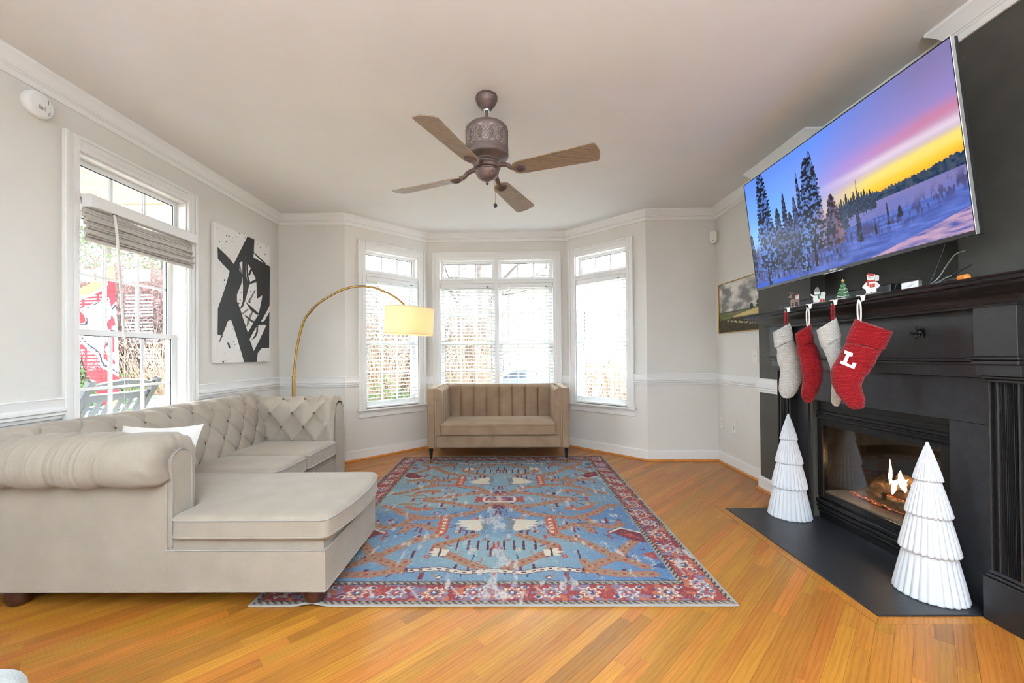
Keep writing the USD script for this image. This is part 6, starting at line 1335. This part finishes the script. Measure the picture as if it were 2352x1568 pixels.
# ---------------------------------------------------------------- out of doors
GZ = -.85
gr = MB()
obj('lawn', prism(sbox(-70, 5.6, 70, 90).union(sbox(-70, -20, -4.7, 6)), GZ - .2, GZ), 'lawn', label='dry winter lawn around the house', kind='structure')
obj('road', box(-70, 70, 19, 25, GZ, GZ + .03), 'asphalt', label='pale asphalt street beyond the front lawn', kind='structure')
obj('driveway', prism(Polygon([(1.6, 9), (5.4, 9), (7.5, 19.2), (3.4, 19.2)]), GZ, GZ + .02), 'concrete', label='pale concrete driveway seen through the bay', kind='structure')
obj('mulch_bed', prism(Polygon([(-5, 4.6), (-4.9, 9), (-8, 15), (-16, 16), (-14, 6), (-9, 4)]), GZ, GZ + .04), 'mulch', label='tan leaf mulch bed beyond the porch', kind='structure')
obj('foundation', MB().box(-2.72, 2.43, 4.75, 4.80, GZ, -.08).box(-2.76, -2.70, -3.6, 4.75, GZ, -.08), 'concrete', label='house foundation below the floor', kind='structure')
porch = structure('porch', 'covered porch outside the left window with a varnished board ceiling')
PX0, PX1, PY1 = -4.72, XL - WT - .005, 4.32
obj('deck', box(PX0, PX1, -1.5, PY1, -.22, -.12), 'porch_grey', porch)
pc = sbox(PX0 + .02, .8, PX1, PY1 - .10); bw_ = .083
for k in range(-90, 90):
    q = Polygon([(e1 * a + e2 * b) for a, b in ((-9, k * bw_ + .0035), (9, k * bw_ + .0035), (9, (k + 1) * bw_ - .0035), (-9, (k + 1) * bw_ - .0035))]).intersection(pc)
    if q.area > .004: obj('ceiling_board', prism(q, 2.752, 2.764), 'porch_oak', porch)
obj('ceiling_backing', prism(pc, 2.768, 2.79), 'walnut_leg', porch)
obj('roof_deck', box(PX0 - .35, PX1 + .0, -1.5, PY1 + .35, 2.86, 2.92), 'porch_grey', porch)
obj('end_beam', MB().box(PX0, PX1, PY1 - .10, PY1 + .06, 2.60, 2.85).box(PX0, PX1, PY1 - .135, PY1 - .10, 2.715, 2.751, .008).box(PX0, PX1, PY1 - .112, PY1 - .10, 2.62, 2.645, .004), 'porch_white', porch)
obj('front_beam', MB().box(PX0 - .08, PX0 + .08, -1.5, PY1 + .06, 2.50, 2.85).box(PX0 + .08, PX0 + .11, -1.5, PY1, 2.71, 2.751, .008), 'porch_white', porch)
obj('post', MB().box(PX0 - .07, PX0 + .07, 1.93, 2.07, -.12, 2.50, .006), 'porch_white', porch)
# rocking bench on the porch
def rocker():
    root = thing('porch_rocker', 'black slatted double rocking chair on the porch outside the left window', 'rocking chair')
    Bk = 'rocker_black'; lean = lambda z: -3.42 - (0.99 - z) * .58
    zs, zt = .24, .992; ya, yb = 3.345, 3.985
    def board(nm, y, w, z0, z1, t=.028, arch=False):
        p = [np.array([lean(z0), y, z0]), np.array([lean(z1), y, z1])]; ax = p[1] - p[0]; Ln = np.linalg.norm(ax); ax /= Ln; n = np.cross(ax, (0, 1, 0))
        P = Polygon([(-w / 2, 0), (w / 2, 0), (w / 2, Ln - .02)] + [(w / 2 * math.cos(a), Ln - .02 + .02 * math.sin(a)) for a in np.linspace(0, math.pi, 7)[1:-1]] + [(-w / 2, Ln - .02)]) if arch else sbox(-w / 2, 0, w / 2, Ln)
        obj(nm, prism(P, -t / 2, t / 2, mat=frame(p[0], (0, 1, 0), ax, n)), Bk, root)
    for y in (ya, yb): board('back_post', y, .062, -.02, zt, .036, True)
    z0 = .835; ax = np.array([lean(1) - lean(0), 0, 1]); ax /= np.linalg.norm(ax); n = np.cross(ax, (0, 1, 0))
    Wd = yb - ya - .062; T = frame((lean(z0), (ya + yb) / 2, z0), (0, 1, 0), ax, n)
    obj('lower_rail', prism(sbox(-Wd / 2, -.035, Wd / 2, .035), -.012, .012, mat=T), Bk, root)
    T2_ = frame((lean(.93), (ya + yb) / 2, .93), (0, 1, 0), ax, n)
    obj('crest_rail', prism(Polygon([(-Wd / 2, -.03), (Wd / 2, -.03)] + [(x, .022 + .040 * math.cos(x / Wd * math.pi)) for x in np.linspace(Wd / 2, -Wd / 2, 15)]), -.012, .012, mat=T2_), Bk, root)
    for k in range(6): board('back_slat', ya + .075 + (yb - ya - .15) * k / 5, .044, zs + .02, .81, .014)
    for k in range(6): obj('seat_slat', box(lean(zs) - .50 + k * .085, lean(zs) - .43 + k * .085, ya + .0, yb - .0, zs - .012, zs + .008, .003), Bk, root)
    for y in (ya - .05, yb + .05):
        obj('arm', box(lean(zs) - .52, lean(.5) + .02, y - .04, y + .04, .48, .502, .006), Bk, root); obj('front_leg', box(lean(zs) - .47, lean(zs) - .42, y - .025, y + .025, -.04, .48, .004), Bk, root)
        obj('rear_leg', box(lean(zs) + .0, lean(zs) + .05, y - .02, y + .02, -.04, .40, .004), Bk, root)
        t = np.linspace(-.55, .50, 20); obj('rocker_runner', tube(np.c_[lean(zs) - .2 + t, np.full(20, y), -.092 + .16 * (t + .05) ** 2], .022, 8), Bk, root, smooth=50)
        obj('side_rail', box(lean(zs) - .5, lean(zs) + .03, y - .02, y + .02, zs - .06, zs - .012, .003), Bk, root)
    v, f = ellipsoid((lean(.75) + .009, yb - .11, .80), (.004, .006, .008), 1); obj('label_tab', (v, f), 'white_print', root)
rocker()
def flag():
    root = thing('team_flag', 'red and yellow flag with a white arrowhead emblem on a white pole outdoors', 'flag')
    X0 = -4.9
    p0, p1 = np.array([X0 + .01, *FLAG_POLE[0]]), np.array([X0 + .01, *FLAG_POLE[2]]); ext = p1 + (p1 - p0) * .45
    obj('pole', tube([p0 + (p0 - p1) * .01, ext], .016, 10), 'porch_white', root, smooth=60)
    v, f = ellipsoid(p0 + np.array([0, .01, .03]), (.032, .038, .032), 2); obj('finial', (v, f), 'porch_white', root, smooth=True)
    O = Polygon(FLAG['outline']).buffer(0); a, b, c, d = O.bounds
    ny, nz_ = 150, 330; Y, Z = np.meshgrid(np.linspace(a, c, ny), np.linspace(b, d, nz_), indexing='ij')
    col = np.broadcast_to(np.array(srgb(206, 40, 44)), Y.shape + (3,)).copy()
    for key, cc in (('yellow', (252, 202, 70)), ('white', (246, 246, 246)), ('black', (38, 36, 46)), ('red', (206, 40, 44))):
        if key == 'red': paint_polys(Y, Z, col, [Polygon(p).buffer(.004) for p in FLAG['red']], srgb(*cc))
        else: paint_polys(Y, Z, col, FLAG[key], srgb(*cc))
    ins = shapely.contains_xy(O.buffer(.004), Y, Z)
    Xw = X0 + .03 * np.sin((Y - a) * 15 + (Z - b) * 1.2) * np.clip((d - Z) / .5, 0, 1)
    v, f = grid(np.stack([Xw, Y, Z], -1)); ok = ins.reshape(-1)[f].all(1); f = f[ok]
    u, inv = np.unique(f, return_inverse=True)
    obj('cloth', (v[u], inv.reshape(f.shape)), 'flag_cloth', root, smooth=True, col=col.reshape(-1, 3)[u])
flag()
# plants ------------------------------------------------------------------------
def stems(r, n, h, spread, rad, branch=2, curve=.35, base=.25):
    m = MB(); tips = []
    for _ in range(n):
        a = r.uniform(0, 2 * math.pi); b = base * math.sqrt(r.random()); hh = h * r.uniform(.55, 1.0); sp = spread * r.uniform(.2, 1)
        t = np.linspace(0, 1, 6); w = r.normal(0, .03 * hh, (6, 2)).cumsum(0) * .4
        p = np.c_[b * math.cos(a) + sp * math.cos(a) * t ** 1.3 + w[:, 0], b * math.sin(a) + sp * math.sin(a) * t ** 1.3 + w[:, 1], hh * t]
        m.tube(p, rad * (1 - .75 * t), 4, caps=False); tips += list(p[2:])
        for _q in range(branch):
            s = r.integers(2, 5); q0 = p[s]; dirn = r.normal(0, 1, 3); dirn[2] = abs(dirn[2]) + .5; dirn /= np.linalg.norm(dirn); ln = hh * r.uniform(.12, .34)
            q = np.array([q0 + dirn * ln * u + r.normal(0, .01, 3) for u in (0, .5, 1)]); m.tube(q, [rad * .5, rad * .35, rad * .15], 3, caps=False); tips += [q[1], q[2]]
    return m, np.array(tips)
def leaves(r, pts, n, size, spread):
    p = pts[r.integers(len(pts), size=n)] + r.normal(0, spread, (n, 3)); a, b = r.normal(0, 1, (n, 3)), r.normal(0, 1, (n, 3))
    a /= np.linalg.norm(a, axis=1, keepdims=True); b -= a * (a * b).sum(1, keepdims=True); b /= np.linalg.norm(b, axis=1, keepdims=True); s = size * r.uniform(.6, 1.3, (n, 1))
    v = np.stack([p - a * s, p - b * s * .45, p + a * s, p + b * s * .45], 1).reshape(-1, 3); return v, np.arange(n * 4).reshape(n, 4)
r_ = np.random.default_rng(31)
def shrub_kind(name, label, n, h, spread, rad, twig, leaf_mat, nl, ls, group, loc, lsp=.12, br=3):
    root = thing(name, label, 'shrub', loc, group=group); m, tips = stems(r_, n, h, spread, rad, br)
    obj('stems', m, twig, root, kind='stuff')
    if nl: obj('leaves', leaves(r_, tips, nl, ls, lsp), leaf_mat, root, kind='stuff')
    return root
hedge = [(-8.9, 9.2, 0), (-9.7, 10.6, 1.1), (-8.1, 10.4, 2.2), (-10.9, 10.0, .7), (-9.0, 12.0, 3.0), (-11.2, 12.2, 1.7), (-7.3, 12.2, 2.6), (-10.2, 8.6, 4.0), (-12.4, 10.8, .3)]
gl = 'twiggy mauve brown shrub in the tall hedge beyond the porch'; gg = 'mauve shrubs in the hedge beyond the porch'
sh = shrub_kind('mauve_shrub', gl, 46, 4.3, 1.25, .02, 'twig_grey', 'leaf_mauve', 15000, .042, gg, (hedge[0][0], hedge[0][1], GZ), .16, 4)
for x, y, a in hedge[1:]: copy_of(sh, 'mauve_shrub', gl, (x, y, GZ), a)
gl = 'bare tan stemmed shrub outdoors'; gg = 'bare tan shrubs'
canes = [(-7.5, 8.6, 0), (-6.6, 8.4, 1), (-8.1, 9.6, 2), (-6.9, 9.7, 3.2), (1.5, 9.4, .6), (2.3, 8.9, 2.1), (3.1, 8.4, 3.9), (-.9, 9.4, 5), (-2.6, 8.4, 1.5), (-3.6, 9.2, 2.9)]
cn = shrub_kind('bare_shrub', gl, 75, 2.9, .95, .013, 'twig_tan', None, 0, 0, gg, (canes[0][0], canes[0][1], GZ), br=4)
for x, y, a in canes[1:]: copy_of(cn, 'bare_shrub', gl, (x, y, GZ), a)
gl = 'brown leaved winter shrub in front of the bay'; gg = 'brown shrubs in front of the bay'
br_ = [(-2.9, 10.0, 0), (-4.4, 10.8, 1.4), (-1.5, 11.5, 2.8)]
bs = shrub_kind('brown_shrub', gl, 40, 3.4, 1.2, .018, 'twig_grey', 'leaf_brown', 7000, .045, gg, (br_[0][0], br_[0][1], GZ), .15)
for x, y, a in br_[1:]: copy_of(bs, 'brown_shrub', gl, (x, y, GZ), a)
gb = shrub_kind('green_bush', 'green ivy covered bush at the left edge of the left window view', 40, 1.9, .8, .012, 'twig_grey', 'leaf_green', 9000, .04, None, (-6.7, 6.35, GZ), .12)
copy_of(gb, 'green_bush', 'low green bush seen through the narrow window behind the arc lamp', (-1.85, 7.9, GZ - .35), 1.2)
def tree_kind(label, seed, h, loc, group, leafm=None, nl=0):
    r = np.random.default_rng(seed); root = thing('bare_tree', label, 'tree', loc, group=group); m, b = MB(), MB(); tips = []
    t = np.linspace(0, 1, 10); p = np.c_[r.normal(0, .08, 10).cumsum() * .5, r.normal(0, .08, 10).cumsum() * .5, h * t]; p[0, :2] = 0
    m.tube(p, h * .021 * (1 - .85 * t) + .01, 9)
    def grow(q0, d, ln, rad, lev):
        k = 5; q = [q0]
        for i in range(k): d = d + r.normal(0, .16, 3) + np.array([0, 0, .04]); d /= np.linalg.norm(d); q.append(q[-1] + d * ln / k)
        q = np.array(q); b.tube(q, np.linspace(rad, rad * .3, k + 1), 5 if lev < 2 else 3, caps=False); tips.extend(q[3:])
        if lev < 3:
            for _ in range(4 if lev < 2 else 3):
                i = r.integers(1, k + 1); dd = d + r.normal(0, .75, 3); dd /= np.linalg.norm(dd); grow(q[i], dd, ln * r.uniform(.4, .65), rad * .5, lev + 1)
    for k in range(13):
        s = r.uniform(.25, .98); q0 = np.array([np.interp(s, t, p[:, i]) for i in range(3)]); a = r.uniform(0, 2 * math.pi); d = np.array([math.cos(a), math.sin(a), r.uniform(.3, 1.0)]); d /= np.linalg.norm(d)
        grow(q0, d, h * r.uniform(.22, .40) * (1.1 - .5 * s), h * .008 * (1.15 - s), 1)
    obj('trunk', m, 'bark', root, smooth=50); obj('branches', b, 'bark', root, kind='stuff')
    if nl: obj('leaves', leaves(r, np.array(tips), nl, .07, .22), leafm, root, kind='stuff')
    return root
gl = 'tall bare winter tree beyond the shrubs'; gg = 'bare trees outdoors'
ta = tree_kind(gl, 3, 9.5, (-12.5, 15.0, GZ), gg)
for x, y, a in ((-9.0, 16.0, 1), (-14.5, 12.4, 2), (-10.5, 27, 2.4)): copy_of(ta, 'bare_tree', gl, (x, y, GZ), a)
gl = 'pale green leafed tree high behind the hedge'; gg = 'pale green trees behind the hedge'
tp = tree_kind(gl, 8, 9.0, (-13.2, 13.6, GZ), gg, 'leaf_pine', 9000)
for x, y, a in ((-10.4, 14.6, 1.9), (-16.0, 14.5, 4), (-11.5, 18.0, .8)): copy_of(tp, 'bare_tree', gl, (x, y, GZ), a)
gp = tree_kind('thick trunked tree outside the left half of the twin window', 14, 13, (-1.25, 12.2, GZ), None)
copy_of(gp, 'bare_tree', 'second thick trunked tree seen in the transom of the twin window', (-.72, 13.2, GZ), 2.0)
def car(label, loc, rz, paint):
    root = thing('parked_car', label, 'car', loc, rz)
    prof = [(-2.15, .32), (-2.2, .55), (-2.1, .78), (-1.55, .86), (-.75, 1.30), (.55, 1.34), (1.45, .92), (2.1, .86), (2.2, .6), (2.15, .32)]
    Pp = Polygon(prof); wh = [circ(-1.35, .32, .35), circ(1.35, .32, .35)]
    obj('body', prism(Pp.difference(unary_union(wh)), -.86, .86, mat=frame((0, 0, 0), (1, 0, 0), (0, 0, 1), (0, -1, 0))), paint, root)
    win = Polygon([(-1.40, .90), (-.74, 1.26), (.52, 1.29), (1.28, .92)])
    obj('side_window', prism(win, -.866, -.860, mat=frame((0, 0, 0), (1, 0, 0), (0, 0, 1), (0, -1, 0))), 'car_glass', root); obj('side_window', prism(win, .860, .866, mat=frame((0, 0, 0), (1, 0, 0), (0, 0, 1), (0, -1, 0))), 'car_glass', root)
    for a, b in (((-1.50, .885), (-.80, 1.285)), ((.60, 1.325), (1.40, .945))):
        m = MB(); pa, pb = np.array(a), np.array(b); n = np.array([-(pb - pa)[1], (pb - pa)[0]]); n /= np.linalg.norm(n); m.prism(Polygon([pa, pb, pb + n * .01, pa + n * .01]), -.76, .76, frame((0, 0, 0), (1, 0, 0), (0, 0, 1), (0, -1, 0))); obj('windscreen', m, 'car_glass', root)
    for x in (-1.35, 1.35):
        for y in (-.78, .78):
            w = obj('wheel', MB().tube([(x, y - .10, .32), (x, y + .10, .32)], .31, 20), 'tyre', root, smooth=40); obj('hub', MB().tube([(x, y - .105, .32), (x, y + .105, .32)], .19, 16), 'silver', w, smooth=40)
car('pale silver car parked outside, low behind the porch rocking chair', (-6.35, 6.9, GZ), 2.2, 'car_paint')
car('dark blue car parked on the street, seen through the right half of the twin window', (.9, 20.4, GZ + .03), .1, 'car_blue')
